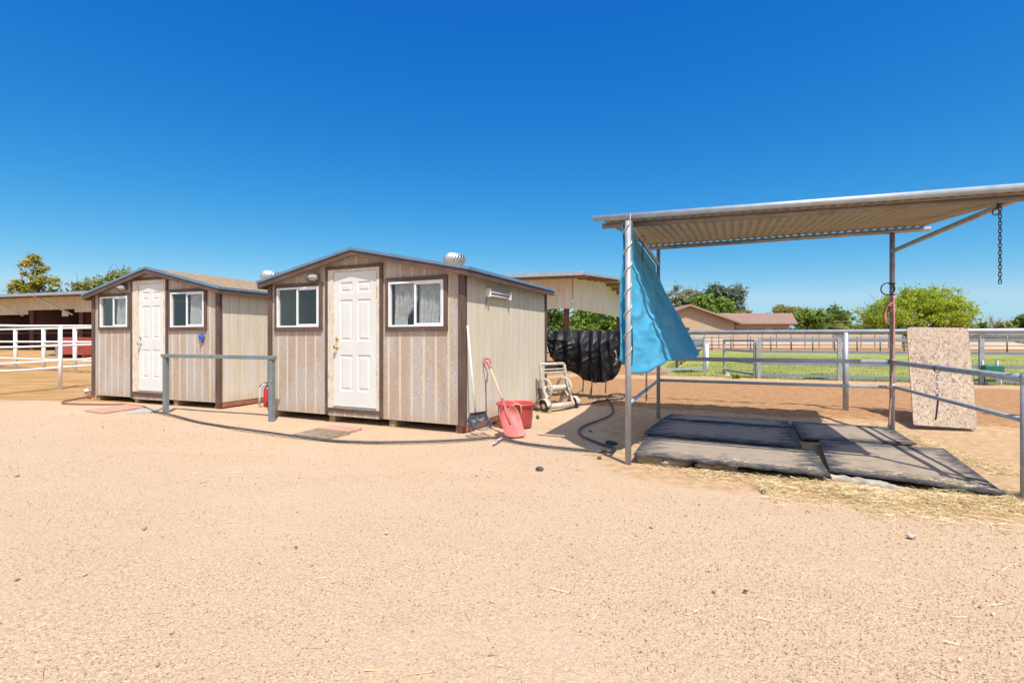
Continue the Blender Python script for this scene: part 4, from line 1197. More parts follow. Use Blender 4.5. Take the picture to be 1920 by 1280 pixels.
def shovel():
    tip = G(964, 820, .01)
    top = shed2_wall(911, off=.02); top.z = EYE - (675 - HZ) / F * top.y
    root = thing('scoop_shovel', 'faded red plastic scoop shovel leaning against the nearer shed', 'shovel', tip)
    ax = (top - tip).normalized(); L = (top - tip).length
    side = ax.cross(Vector((0, 0, 1))).normalized(); 
    side = (Vector((.80, .60, 0)) - ax * ax.dot(Vector((.80, .60, 0)))).normalized()
    nrm = side.cross(ax).normalized()
    if nrm.y > 0: nrm = -nrm
    # blade: length .42, width .34
    bl, bw = .43, .160
    def P(u, t):
        x = (u - .5) * 2
        wdt = bw * (1 - .28 * max(0, t - .72) / .28 * 1) * (1 - .04 * (1 - t))
        if t > .8: wdt *= math.sqrt(max(.05, 1 - ((t - .8) / .2) ** 2 * .75))
        lift = .075 * abs(x) ** 3 * (.35 + .65 * t) + .05 * max(0, t - .7) ** 1.5 * 4
        return tip + ax * (bl * t) + side * (x * wdt) + nrm * (lift + .012 - .006 * math.cos(x * 3))
    MB().grid(P, 24, 24).build('scoop', red_faded, root, solid=.006)
    s0 = tip + ax * (bl * .45) + nrm * .022; s1 = tip + ax * (bl + .16) + nrm * .045
    MB().tube([s0, s0.lerp(s1, .5), s1], [.012, .026, .022], 12).build('socket', red_faded, root)
    g0 = tip + ax * (L - .16) + nrm * .03
    MB().tube([s1 - ax * .02, g0], .0155, 12).build('shaft', shaft_wood, root)
    b = MB(); b.tube([g0 - ax * .03, g0 + ax * .05], .021, 10)
    t0 = g0 + ax * .05
    loop = [t0, t0 + ax * .04 + side * .035, t0 + ax * .10 + side * .052, t0 + ax * .115, t0 + ax * .10 - side * .052, t0 + ax * .04 - side * .035]
    b.tube(loop, .0145, 8, closed=True)
    b.build('grip', red_faded, root)
shovel()
def fork():
    p0 = G(894, 797, .14); base = G(905, 821, .01)
    top = shed2_wall(876.5, off=.025); top.z = EYE - (611 - HZ) / F * top.y
    hd = shed2_wall(893, off=.20); hd.z = EYE - (789 - HZ) / F * hd.y
    root = thing('manure_fork', 'white handled stable fork with dark tines leaning on nearer shed', 'fork', base)
    MB().tube([top, hd], .0135, 12).build('handle', handle_white, root)
    ax = (hd - top).normalized()
    side = Vector((.72, .69, 0)).normalized(); out = base - hd; out.z = 0
    f = (G(914, 822, .012) - hd); f = f.normalized()
    nrm = side.cross(f).normalized()
    if nrm.z < 0: nrm = -nrm
    b = MB()
    n = 13
    for i in range(n):
        x = (i / (n - 1) - .5) * .28
        q0 = hd + side * x + nrm * (.06 * abs(x / .18) ** 3 + .035)
        b.tube([q0 + nrm * .045 - f * .02, q0, q0 + f * .12 + nrm * .0, q0 + f * .22 + nrm * .004, q0 + f * .28 + nrm * .02], .0048, 6, r2=.003)
    b.build('tines', fork_plastic, root)
    b = MB()
    for t, lift in ((0.0, .035), (.10, .035)):
        b.tube([hd + side * x + f * t + nrm * (.06 * abs(x / .18) ** 3 + lift) for x in np.linspace(-.145, .145, 12)], .008, 6)
    b.tube([hd - ax * .06, hd + f * .06 + nrm * .02], .021, 10)
    for s_ in (-1, 1):
        b.hexa([hd + side * s_ * .138 + f * -.02, hd + side * s_ * .150 + f * -.02, hd + side * s_ * .150 + f * .20, hd + side * s_ * .138 + f * .20],
               [hd + side * s_ * .138 + f * -.02 + nrm * .09, hd + side * s_ * .150 + f * -.02 + nrm * .09, hd + side * s_ * .150 + f * .20 + nrm * .05, hd + side * s_ * .138 + f * .20 + nrm * .05])
    b.grid(lambda u, t: hd + side * ((u - .5) * .29) - f * .02 + nrm * (.03 + .10 * t), 8, 3)
    b.build('head', fork_plastic, root)
fork()
def reel():
    pl = G(1026, 772.5); pr = G(1079, 766)
    d = (pr - pl).normalized(); n = Vector((-d.y, d.x, 0)); w = (pr - pl).length; up = Vector((0, 0, 1))
    c = (pl + pr) / 2
    root = thing('hose_reel', 'taupe plastic hose reel cart standing behind the red tub', 'hose reel', c)
    def W_(x, y, z): return pl + d * x + n * y + up * z
    # base tube and wheels
    MB().tube([W_(.03, .03, .085), W_(w - .03, .03, .085)], .052, 14).build('front_bar', reel_plastic, root)
    for x in (-.015, w + .015):
        M = Matrix.Rotation(math.atan2(d.y, d.x), 4, 'Z') @ Matrix.Rotation(PI / 2, 4, 'Y')
        wo = MB().lathe([(.0, -.026), (.05, -.026), (.085, -.03), (.098, -.02), (.098, .02), (.085, .03), (.05, .026), (0, .026)], W_(x, .05, .098), 22, M).build('wheel', black_plastic, root)
        MB().lathe([(0, -.034), (.045, -.032), (.05, -.02)], W_(x, .05, .098), 16, M).lathe([(0, .034), (.045, .032), (.05, .02)], W_(x, .05, .098), 16, M).build('hub', reel_plastic, wo)
        # fender
        b = MB()
        def Pf(u, t, x=x):
            a = PI * (.0 + u); r = .125
            return W_(x - .05 + .10 * t, .05 - r * math.cos(a), .10 + r * math.sin(a))
        b.grid(Pf, 16, 2); b.build('fender', reel_plastic, root, solid=.01)
    # A-frames each side
    for x in (.05, w - .05):
        b = MB()
        b.beam(W_(x, .0, .08), W_(x, .17, .40), .045, .055, n); b.beam(W_(x, .38, .03), W_(x, .19, .40), .045, .055, n)
        b.beam(W_(x, .16, .38), W_(x, .24, .80), .04, .05, n)
        b.beam(W_(x, .02, .06), W_(x, .38, .05), .04, .045, n)
        b.build('side_frame', reel_plastic, root, bevel=.01)
    MB().tube([W_(.05, .24, .80), W_(.09, .245, .815), W_(w - .09, .245, .815), W_(w - .05, .24, .80)], .026, 10).build('handle', reel_plastic, root)
    for y_, z_, h_ in ((.215, .665, .028), (.225, .72, .022)): MB().beam(W_(.07, y_, z_), W_(w - .07, y_, z_), .05, h_).build('cross_bar', reel_plastic, root, bevel=.006)
    # reel drum with flanges
    M = Matrix.Rotation(math.atan2(d.y, d.x), 4, 'Z') @ Matrix.Rotation(PI / 2, 4, 'Y')
    o = W_(w / 2, .18, .38)
    dm = MB().lathe([(.045, -w / 2 + .06), (.06, -w / 2 + .08), (.055, w / 2 - .08), (.045, w / 2 - .06)], o, 18, M).build('drum', reel_plastic, root)
    for x in (.105, w - .105):
        fl_ = MB(); cc = W_(x, .18, .38)
        fl_.lathe([(.165, -.014), (.198, -.014), (.198, .014), (.165, .014), (.165, -.014)], cc, 30, M)
        for k in range(5):
            a = 2 * PI * k / 5 + .3; e = n * math.cos(a) + up * math.sin(a)
            fl_.beam(cc + e * .04, cc + e * .18, .014, .05, d)
        fl_.lathe([(0, -.012), (.06, -.012), (.06, .012), (0, .012)], cc, 16, M)
        fl_.build('flange', reel_plastic, dm)
    b = MB(); b.tube([W_(-.03, .18, .38), W_(.05, .18, .38)], .016, 8); b.beam(W_(-.035, .18, .40), W_(-.035, .12, .14), .02, .045, d); b.tube([W_(-.035, .125, .16), W_(-.13, .125, .16)], .014, 8)
    b.build('crank', black_plastic, root)
reel()
# printed ointment tube
p = G(925, 831, .02); q = G(943, 820, .02)
b = MB().tube([p, p.lerp(q, .1), p.lerp(q, .75), q], [.012, .018, .017, .004], 10); 
tag(b.build('ointment_tube', purple_tube, None, origin=p), 'white and purple squeeze tube on the ground by the shovel', 'tube')
# red canister between the sheds
p = G(501, 761)
root = thing('red_canister', 'red canister with pale hose between the two sheds', 'canister', p)
MB().lathe([(0, 0), (.06, 0), (.065, .02), (.065, .30), (.05, .35), (.025, .37), (.025, .40), (0, .4)], p, 18).build('body', extinguisher_red, root)
MB().tube([p + Vector((.03, -.04, .40)), p + Vector((-.02, -.07, .42)), p + Vector((-.07, -.09, .36)), p + Vector((-.085, -.10, .22)), p + Vector((-.10, -.10, .02))], .019, 10).build('hose', mat('pale_hose', (.58, .62, .62), rough=.5), root)
MB().tube([p + Vector((-.10, -.05, .36)), p + Vector((-.02, -.05, .43)), p + Vector((.05, -.02, .42))], .03, 8).build('top', mat('dark_red_cap', (.20, .035, .03), rough=.6), root)
# blue handled tool on shed 1
xx, zz = fx1(380), fz1(380, 632.6)
M1 = ROOT[shed1.name]
t_ = thing('hand_tool', 'blue handled tool hanging on the farther shed front', 'tool', M1 @ Vector((xx, -.02, zz)))
b = MB(); cc = M1 @ Vector((xx, -.025, zz)); uu = Vector((math.cos(A1), math.sin(A1), 0)); nn = Vector((-uu.y, uu.x, 0))
for dx, dz, r in ((-.045, .01, .035), (.028, .015, .045)):
    b.tube([cc + uu * (dx + r * .8 * math.cos(2 * PI * k / 14)) + Vector((0, 0, dz + r * math.sin(2 * PI * k / 14))) for k in range(14)], .011, 6, closed=True)
b.tube([cc + uu * .05 + Vector((0, 0, .05)), cc + uu * .05 + Vector((0, 0, -.05)), cc + uu * .02 + Vector((0, 0, -.08))], .013, 6)
b.build('handles', blue_grip, t_)
MB().beam(cc + uu * .01 + Vector((0, 0, -.04)), cc - uu * .03 + Vector((0, 0, -.20)), .008, .022, nn).build('blade', silver, t_)

# loose stones and scraps one can point to
for i, (px, py, s_, m, lab) in enumerate(((1012, 880.5, .042, rock_dark, 'flat dark stone alone on the gravel before the shelter post'), (1431, 922, .022, rock_dark, 'black lump beside the hay in front of the ragged mat'),
        (1107, 808.5, .022, rock_dark, 'dark lump in the shade inside the hose loop'), (1124, 859, .028, rock_dark, 'thin dark chip near the yellow straw by the shelter post'), (1710, 1007, .028, concrete, 'white chip of stone right of centre before the hay'),
        (555, 1026, .010, rock_dark, 'tiny dark pebble on the open gravel left'), (1398, 1108, .012, rock_dark, 'tiny dark pebble on the open gravel right'), (1225, 865, .03, concrete, 'pale stone just right of the shelter post foot'))):
    p = G(px, py); R_ = random.Random(20 + i)
    tag(MB().ball((p.x, p.y, s_ * .25), s_, s_ * .7, s_ * .5, 9, 6, .18, R_).build('stone', m, None, origin=p), lab, 'stone')
p = G(1146, 832)
tag(MB().ball((p.x, p.y, .012), .07, .05, .03, 12, 6, .25, random.Random(4)).build('rag', mat('dark_green_rag', (.03, .045, .035), (.05, .05, .045), 20, rough=.9), None, origin=p), 'dark green rag on the shaded ground near the hose bend', 'rag')

# ------------------------------------------------------------------ barn behind the sheds
def barn():
    root = thing('horse_barn', 'long low horse barn of pale metal sheet with red brown posts', 'barn', (BARN_E.x, BARN_E.y, 0))
    U_, V_ = BARN_U, BARN_V
    Ln = 44.0
    def B_(t, s, z):                     # t along the eave to the left, s into the barn
        p = BARN_E - U_ * t + V_ * s
        return Vector((p.x, p.y, z))
    ridge = 5.2; back = 10.4
    prof = [(0, 3.60), (ridge, 4.0), (back, 3.55)]
    # corrugated roof, ribs running down the slope
    b = MB(); th = .03
    for (s0, z0), (s1, z1) in zip(prof[:-1], prof[1:]):
        b.hexa([B_(Ln, s0, z0 - th), B_(0, s0, z0 - th), B_(0, s1, z1 - th), B_(Ln, s1, z1 - th)], [B_(Ln, s0, z0), B_(0, s0, z0), B_(0, s1, z1), B_(Ln, s1, z1)])
    b.build('roof', barn_roof_m, root)
    b = MB(); b.beam(B_(Ln, -.02, 3.57), B_(0, -.02, 3.57), .05, .14); b.beam(B_(-.02, 0, 3.55), B_(-.02, ridge, 3.95), .03, .10); b.beam(B_(-.02, ridge, 3.95), B_(-.02, back, 3.5), .03, .10)
    b.build('gutter', galv, root)
    for s in (.6, 1.9, 3.1, 4.2, 5.2, 6.3, 7.4, 8.5, 9.6):
        z = np.interp(s, [p[0] for p in prof], [p[1] for p in prof])
        MB().beam(B_(Ln, s, z - .11), B_(.02, s, z - .11), .06, .13).build('purlin', barn_purlin, root)
    # hanging sheet walls: ribbed
    def ribbed(P0, P1, zt0, zt1, zb0, zb1, pitch=.25, amp=.025):
        mb = MB(); L = (P1 - P0).length; n = max(2, int(L / pitch)) * 6; nn = (P1 - P0).cross(Vector((0, 0, 1))).normalized()
        vv = []
        for i in range(n + 1):
            u = i / n; ph = (u * L / pitch) % 1
            o = amp * (1 if ph < .3 else 0)
            p = P0.lerp(P1, u) + nn * o
            vv.append((p.x, p.y, zb0 + (zb1 - zb0) * u)); vv.append((p.x, p.y, (zt0(u) if callable(zt0) else zt0 + (zt1 - zt0) * u)))
        mb.add(vv, [(2 * i, 2 * i + 2, 2 * i + 3, 2 * i + 1) for i in range(n)])
        return mb
    s_f = 1.25; e_ = .79
    def panel(t1, t0, zb): ribbed(B_(t1, s_f, 0), B_(t0, s_f, 0), 3.66, 3.66, zb, zb).build('wall_sheet', corr_white, root, solid=.01)
    panel(4.6, e_, 2.42)
    b1 = B_(e_, s_f, 0); b2 = B_(e_, 10.2, 0)
    ribbed(b1, b2, lambda u: float(np.interp(s_f + (10.2 - s_f) * u, [p[0] for p in prof], [p[1] for p in prof])) - .05, 0, 2.42, 2.42).build('wall_sheet', corr_white, root, solid=.01)
    # left stretch seen past the farther shed
    kz = lambda px, py: (px, py)
    def t_at(px, s):
        k = (px - 960) / F; o = BARN_E + V_ * s
        return (o.x - k * o.y) / (U_.x - k * U_.y)
    zz_ = lambda px, py, s: EYE + (HZ - py) / F * (BARN_E + V_ * s - U_ * t_at(px, s)).y
    t55, t141 = t_at(54, s_f), t_at(141, s_f)
    panel(Ln, t55, zz_(30, 590, s_f)); panel(t55, t141, zz_(100, 580.5, s_f)); panel(t141, t141 - 9, zz_(155, 585, s_f))
    # posts and braces
    spacing = t_at(57, s_f) - t_at(149.5, s_f)
    t0 = t_at(149.5, s_f)
    tt = [t0 + spacing * k for k in range(-6, 5)]
    for t in tt:
        if t < 3: continue
        p = B_(t, s_f - .03, 0); g_ = gz(p.x, p.y)
        MB().beam(B_(t, s_f + .12, g_ - .1), B_(t, s_f + .12, 3.5), .2, .2, Vector((1, 0, 0))).build('post', barn_brown, root)
        q = B_(t + .2, s_f - .2, zz_(57, 592, s_f)); r = B_(t + 1.55, .15, 3.52)
        MB().tube([q, r], .045, 8).build('brace', corr_white, root)
    for px, s in ((1062, 1.5), (1160, 9.7)):
        t = 1.1; p = BARN_E + V_ * s - U_ * t
        k = (px - 960) / F; o = BARN_E + V_ * s; t = (o.x - k * o.y) / (U_.x - k * U_.y)
        p = B_(t, s, 0)
        MB().beam((p.x, p.y, -.1), (p.x, p.y, 3.45), .2, .2, Vector((1, 0, 0))).build('post', barn_brown, root)
    # stalls: back wall and partitions on the left two thirds
    MB().beam(B_(Ln, 5.4, 1.7), B_(9, 5.4, 1.7), .08, 3.6).build('stall_wall', barn_dark, root)
    for t in tt:
        if t < 8: continue
        MB().beam(B_(t, s_f + .1, 1.65), B_(t, 5.3, 1.65), .08, 2.6).build('partition', barn_brown, root)
        a = B_(t - .1, s_f, 1.35); c_ = B_(t - spacing + .1, s_f, 1.35)
    b = MB()
    for t in tt[:-1]:
        if t < 8: continue
        for z in (1.15, 1.62): b.tube([B_(t + .1, s_f + .05, z), B_(t + spacing - .1, s_f + .05, z)], .035, 8)
    b.build('stall_rail', barn_dark, root)
    b = MB(); 
    for t in (t55 + 3.2, t55 - 2.3):
        b.hexa([B_(t + 1.6, 3.2, .6), B_(t, 3.2, .6), B_(t, 3.25, .6), B_(t + 1.6, 3.25, .6)], [B_(t + 2.2, 3.2, 2.0), B_(t + .2, 3.2, 2.0), B_(t + .2, 3.25, 2.0), B_(t + 2.2, 3.25, 2.0)])
    b.build('stall_panel', ochre_panel, root)
    p = B_(t_at(132.5, s_f - .1), s_f - .14, 0); z = zz_(132, 588, s_f)
    MB().beam(p + Vector((-.55, .17, z)) * 1.0 - Vector((0, 0, 0)), p + Vector((-.1, .03, z)), .02, .27).build('notice_card', paper_white, root)
barn()

def feeder_red():
    p = D(150, 640, 22.0); z = gz(p.x, p.y - .3)
    root = thing('hay_feeder', 'red metal feeder with barred end in front of the barn', 'feeder', (p.x, p.y, z), math.radians(-17))
    w, h = 1.5, .74
    z0 = .12
    MB().box(-.7, .55, -.45, -.40, z0, z0 + h).box(-.7, .55, .40, .45, z0, z0 + h).box(-.7, -.66, -.40, .40, z0, z0 + h).box(-.66, .9, -.40, .40, z0, z0 + .05).build('body', red_metal, root, True, bevel=.02)
    b = MB()
    for k in range(5): b.box(.57 + k * .075, .60 + k * .075, -.45, -.42, z0 + .06, z0 + h - .06)
    b.box(.55, .95, -.455, -.415, z0, z0 + .08).box(.55, .95, -.455, -.415, z0 + h - .08, z0 + h).box(.91, .95, -.40, .45, z0, z0 + h)
    b.build('bars', red_metal, root, True)
    for x in (-.6, .8): MB().box(x - .06, x + .06, -.4, .4, -.08, z0 + .0).build('foot', red_metal, root, True)
feeder_red()
def work_bench():
    p = D(106, 640, 22.6); z = gz(p.x, p.y - .2)
    root = thing('work_bench', 'low bench with ochre top and pale legs by the barn', 'bench', (p.x, p.y, z), math.radians(-17))
    MB().box(-.5, .5, -.3, .3, .5, .54).build('top', ochre_panel, root, True)
    for x in (-.45, .45):
        for y in (-.25, .25): MB().box(x - .03, x + .03, y - .03, y + .03, -.05, .5).build('leg', galv, root, True)
    MB().box(-.45, .45, -.27, -.22, .08, .13).build('stretcher', galv, root, True)
work_bench()

# ------------------------------------------------------------------ white pipe fences on the left
def rail_fence(name, label, pts, zs, posts, rp, rr, m, pm=None, top=None, flat=False, n=8):
    a, b_ = Vector(pts[0]), Vector(pts[1])
    root = thing(name, label, 'fence', (a.x, a.y, gz(a.x, a.y)))
    for i, p in enumerate(posts):
        p = Vector(p); g_ = gz(p.x, p.y)
        zt = g_ + (top if top else zs[-1] + .02)
        if flat: MB().beam((p.x, p.y, g_ - .1), (p.x, p.y, zt), rp * 2, rp * 2, (b_ - a).normalized()).build('post', pm or m, root)
        else: MB().tube([(p.x, p.y, g_ - .1), (p.x, p.y, zt)], rp, 12).build('post', pm or m, root)
    for z in zs:
        k = max(2, int((b_ - a).length / 2.4)); P = [a.lerp(b_, i / k) for i in range(k + 1)]
        P = [Vector((p.x, p.y, gz(p.x, p.y) + z)) for p in P]
        if flat:
            mb = MB()
            for p, q_ in zip(P[:-1], P[1:]): mb.beam(p, q_, .045, rr * 2)
        else: mb = MB().tube(P, rr, n)
        mb.build('rail', m, root)
    return root
P0 = G(113, 727, .06); fa = Vector((.29, .957, 0))
pa = [P0 + fa * k for k in (-2.6, 0, 2.6, 5.2)]
rail_fence('pipe_corral', 'white pipe corral fence with tall post nearest the farther shed', (P0 - fa * 3.2, P0 + fa * 6.5), [.53, .70, 1.07, 1.56], pa, .043, .026, white_pipe, top=1.58)
b0, b1 = G(29, 692, .15), G(140.5, 698, .15)
db_ = (b1 - b0) / 2
rail_fence('pipe_corral', 'white pipe corral fence farther back before the barn', (b0 - db_ * 2, b1 + db_ * 5), [.40, 1.03, 1.50], [b0 + db_ * k for k in range(-2, 7)], .06, .033, white_pipe, top=1.53)

# ------------------------------------------------------------------ pasture fences on the right
pf = Vector((7.42, 15.05, .1)); pd = Vector((.923, -.384, 0))
rf = rail_fence('rail_fence', 'flat grey steel four rail fence along the grass pasture', (pf, pf + pd * 16), [.10, .45, .80, 1.15], [pf + pd * k for k in (0.0, 2.05, 5.2, 8.4, 11.6)], .046, .036, blue_rail, galv_rust, 1.19, True)
gd = Vector((.05, 1, 0)).normalized()
rail_fence('gate', 'open grey steel gate swung back beside the rusty fence post', (pf + gd * .12 + Vector((-.08, 0, 0)), pf + gd * 2.6 + Vector((-.08, 0, 0))), [.10, .45, .80, 1.13], [pf + gd * 2.6 + Vector((-.08, 0, 0)), pf + gd * .12 + Vector((-.08, 0, 0))], .035, .035, galv_rust, galv, 1.17, True)
pe = G(1323.5, 697.5, .1)
o = thing('gate_post', 'grey steel post with white plastic sleeve at the pasture gap', 'post', pe)
MB().beam((pe.x - .05, pe.y + .02, 0), (pe.x - .05, pe.y + .02, 1.32), .06, .06, Vector((1, 0, 0))).build('steel_post', galv, o)
MB().tube([(pe.x + .025, pe.y - .03, 0), (pe.x + .025, pe.y - .03, 1.10)], .06, 12).build('sleeve', white_pipe, o)
pq = Vector((pe.x - .1, pe.y + .05, 0))
rail_fence('rail_fence', 'short grey rail fence running left from the white sleeved post', (pq, pq + Vector((-2.6, -1.6, 0))), [.14, .86, 1.2], [pq + Vector((-2.5, -1.55, 0))], .04, .035, galv, galv, 1.24, True)
def mesh_fence():
    a, b_ = Vector((6.9, 21, .1)), Vector((26.8, 70, .1))
    root = rail_fence('mesh_fence', 'wire mesh fence receding along the left side of pasture', (a, b_), [.15, .65, 1.12], [a.lerp(b_, k / 18) for k in range(19)], .05, .035, far_pipe, far_pipe, 1.2)
    b = MB()
    for k in range(110):
        p = a.lerp(b_, k / 110); b.tube([(p.x, p.y, .25), (p.x, p.y, 1.2)], .009, 4)
    b.build('wire_mesh', far_pipe, root)
mesh_fence()
# green feed box on the fence
q = pf + pd * 6.95; q = Vector((D(1855, 690, 12.55).x, 12.55, 0))
k_ = (1855 - 960) / F; tq = (k_ * pf.y - pf.x) / (pd.x - k_ * pd.y); q = pf + pd * tq
o = thing('feed_box', 'green plastic feed box clipped on the grey pasture fence', 'feed box', (q.x, q.y, .1), math.atan2(pd.y, pd.x))
MB().box(-.19, .19, -.30, -.045, .22, .50).build('box', green_plastic, o, True, bevel=.02)
for x in (-.15, .15): MB().box(x - .018, x + .018, -.06, .045, .42, .62).build('clip', vinyl, o, True)
for x in (-.16, .12): MB().tube([(x, -.2, .25), (x + (.03 if x > 0 else -.04), -.25, -.02)], .014, 8).build('leg', vinyl if x > 0 else black_plastic, o, True)
# far corral, thin pipes
c0 = G(1300, 656.5, .1); c1 = G(2050, 662, .1)
fcd = (c1 - c0); n = 17
rail_fence('far_corral', 'thin dark pipe corral beyond the green pasture', (c0, c1), [.22, .62, 1.0, 1.38], [c0.lerp(c1, k / n) for k in range(n + 1)], .06, .035, far_pipe, far_pipe, 1.5)
w0 = G(1290, 651.5, .1); w1 = G(1690, 650.5, .1)
e0 = Vector((w0.x - 3, w0.y - 3.2, 0)); e1 = Vector((w1.x + 28, w1.y - 3.2, 0)); n = 31
rail_fence('far_corral', 'rust brown thin post fence just in front of the tan wall', (e0, e1), [.35, 1.65], [e0.lerp(e1, k / n) for k in range(n + 1)], .05, .03, far_rust, far_rust, 2.0)
# arena wall
o = MB().beam((w0.x - 14, w0.y, 1.05), (w1.x, w1.y, 1.05), .3, 2.0).build('block_wall', block_wall, None, origin=(w0.x, w0.y, 0))
tag(o, 'tan block wall across the back of the arena', 'wall')
cp_ = MB().beam((w0.x - 14, w0.y, 2.08), (w1.x + .03, w1.y, 2.08), .36, .07).build('coping', block_wall, o)

# ------------------------------------------------------------------ house
def house():
    Dh = 92.0
    def H(px, py, d=Dh): return D(px, py, d)
    root = thing('ranch_house', 'tan stucco ranch house with gable and brown tiled roof', 'house', (H(1330, 640).x, Dh, 0))
    rx = H(1290, 570).x; zr = H(0, 571).z; xe = H(1387, 605).x; zeave = H(0, 605).z
    xl = 2 * rx - xe; wl = 2 * rx - H(1377, 0).x; wr = H(1377, 0).x
    ze_w = zr - (wr - rx) * (zr - zeave) / (xe - rx)
    # gable block
    b = MB()
    front = [(wl, Dh, -.2), (wr, Dh, -.2), (wr, Dh, ze_w - .25), (rx, Dh, zr - .3), (wl, Dh, ze_w - .25)]
    b.add(front + [(x, y + 16, z) for x, y, z in front], [(0, 1, 2, 3, 4), (9, 8, 7, 6, 5), (1, 6, 7, 2), (0, 4, 9, 5)])
    b.build('wall', stucco, root)
    b = MB()
    for xa, za, xb, zb in ((xl, zeave, rx, zr), (rx, zr, xe, zeave)):
        b.hexa([(xa, Dh - 1.1, za - .28), (xb, Dh - 1.1, zb - .28), (xb, Dh + 17, zb - .28), (xa, Dh + 17, za - .28)], [(xa, Dh - 1.1, za), (xb, Dh - 1.1, zb), (xb, Dh + 17, zb), (xa, Dh + 17, za)])
    b.build('roof', tile_roof, root)
    b = MB()
    for xa, za, xb, zb in ((xl, zeave, rx, zr), (rx, zr, xe, zeave)):
        b.hexa([(xa, Dh - 1.14, za - .32), (xb, Dh - 1.14, zb - .32), (xb, Dh - 1.1, zb - .32), (xa, Dh - 1.1, za - .32)], [(xa, Dh - 1.14, za + .01), (xb, Dh - 1.14, zb + .01), (xb, Dh - 1.1, zb + .01), (xa, Dh - 1.1, za + .01)])
    b.box(rx - .1, rx + .1, Dh - .12, Dh - .002, zr - 1.0, zr - .32)
    b.build('barge_board', stucco_trim, root)
    # long wing: ridge parallel to the picture
    D2 = Dh + 1.5
    x0, x1 = H(1378, 0, D2).x, H(1480, 0, D2).x; x1r = H(1492, 0, D2).x
    ze2 = H(0, 606, D2).z; 
    dr_ = D2 + 6.5; zr2 = EYE + (HZ - 587) / F * dr_
    b = MB(); b.box(x0, x1, D2, D2 + 13, -.2, ze2 - .12); b.build('wing_wall', stucco, root)
    xr_ridge = (1485 - 960) / F * dr_
    xl_ = H(1340, 0).x
    b = MB()
    b.add([(xl_, D2 - .7, ze2), (x1r, D2 - .7, ze2), (xr_ridge, dr_, zr2), (xl_, dr_, zr2), (xr_ridge, D2 + 13.7, ze2), (xl_, D2 + 13.7, ze2),
           (xl_, D2 - .7, ze2 - .22), (x1r, D2 - .7, ze2 - .22), (xr_ridge, D2 + 13.7, ze2 - .22)],
          [(0, 1, 2, 3), (3, 2, 4, 5), (1, 8, 4, 2), (6, 7, 1, 0), (7, 8, 1)])
    b.build('wing_roof', tile_roof, root)
    b = MB(); zt = H(0, 615, D2).z
    for pa_, pb_ in ((1379, 1435), (1447, 1475)):
        g_ = MB().box(H(pa_, 0, D2).x, H(pb_, 0, D2).x, D2 - .06, D2 - .005, 0, zt).build('garage_door', stucco_trim, root)
    wx0, wx1 = H(1286, 0).x, H(1292, 0).x
    wf = MB().box(wx0 - .1, wx1 + .1, Dh - .06, Dh - .002, H(0, 622).z - .1, H(0, 614).z + .1).build('window', stucco_trim, root)
    MB().box(wx0, wx1, Dh - .09, Dh - .062, H(0, 622).z, H(0, 614).z).build('pane', dark_glass, wf)
    for pa_, pb_ in ((1316, 1336), (1352, 1363)):
        MB().box(H(pa_, 0).x, H(pb_, 0).x, Dh - .05, Dh - .002, 0, H(0, 613.5).z).build('garage_door', mat('tan_panel_door', (.52, .40, .27), rough=.8), root)
house()
def car():
    c = D(1373, 637, 86.0); c.z = .1
    root = thing('parked_car', 'dark blue vehicle roof showing above the tan wall', 'car', c)
    MB().box(-2.3, 2.3, -.9, .9, .9, 1.7).build('body', car_blue, root, True, bevel=.15)
    MB().hexa([(-1.3, -.8, 1.7), (1.5, -.8, 1.7), (1.5, .8, 1.7), (-1.3, .8, 1.7)], [(-.9, -.65, 2.75), (1.0, -.65, 2.75), (1.0, .65, 2.75), (-.9, .65, 2.75)]).build('cabin', car_blue, root, True, bevel=.12)
    for x in (-1.5, 1.5):
        for y in (-.8, .8): MB().lathe([(0, -.12), (.42, -.12), (.46, 0), (.42, .12), (0, .12)], (x, y, .46), 16, Matrix.Rotation(PI / 2, 4, 'X')).build('wheel', tyre, root, True)
car()
def far_house():
    d = 115.0; a = D(1800, 640, d); b_ = D(1990, 640, d)
    root = thing('low_house', 'low grey roofed house far right beyond the arena', 'house', ((a.x + b_.x) / 2, d, 0))
    zt = D(0, 622.5, d).z; ze_ = D(0, 630, d).z
    MB().box(a.x + .5, b_.x - .5, d, d + 9, -.2, ze_).build('wall', stucco, root)
    MB().add([(a.x, d - .6, ze_), (b_.x, d - .6, ze_), (b_.x - 3, d + 4.5, zt), (a.x + 3, d + 4.5, zt), (a.x, d + 9.6, ze_), (b_.x, d + 9.6, ze_)], [(0, 1, 2, 3), (3, 2, 5, 4), (0, 3, 4), (1, 5, 2)]).build('roof', grey_roof, root)
far_house()
# pale dirt pile far right
p = D(1880, 650, 66)
o = MB(); 
def Pm(u, t):
    x = (u - .5) * 16; y = (t - .5) * 6; h = 1.35 * math.exp(-((u - .42) / .25) ** 2) * math.sin(PI * t) * (1 + .4 * mnoise.noise((u * 6, t * 4, 0))) + .5 * math.exp(-((u - .85) / .1) ** 2) * math.sin(PI * t)
    return (p.x + x, p.y + y, .05 + max(0, h))
o.grid(Pm, 40, 14); tag(o.build('dirt_pile', mat('pale_dirt', (.52, .36, .24), (.46, .31, .20), 1, rough=1), None, origin=(p.x, p.y, 0)), 'pale heap of dirt far right beyond the arena', 'dirt pile')

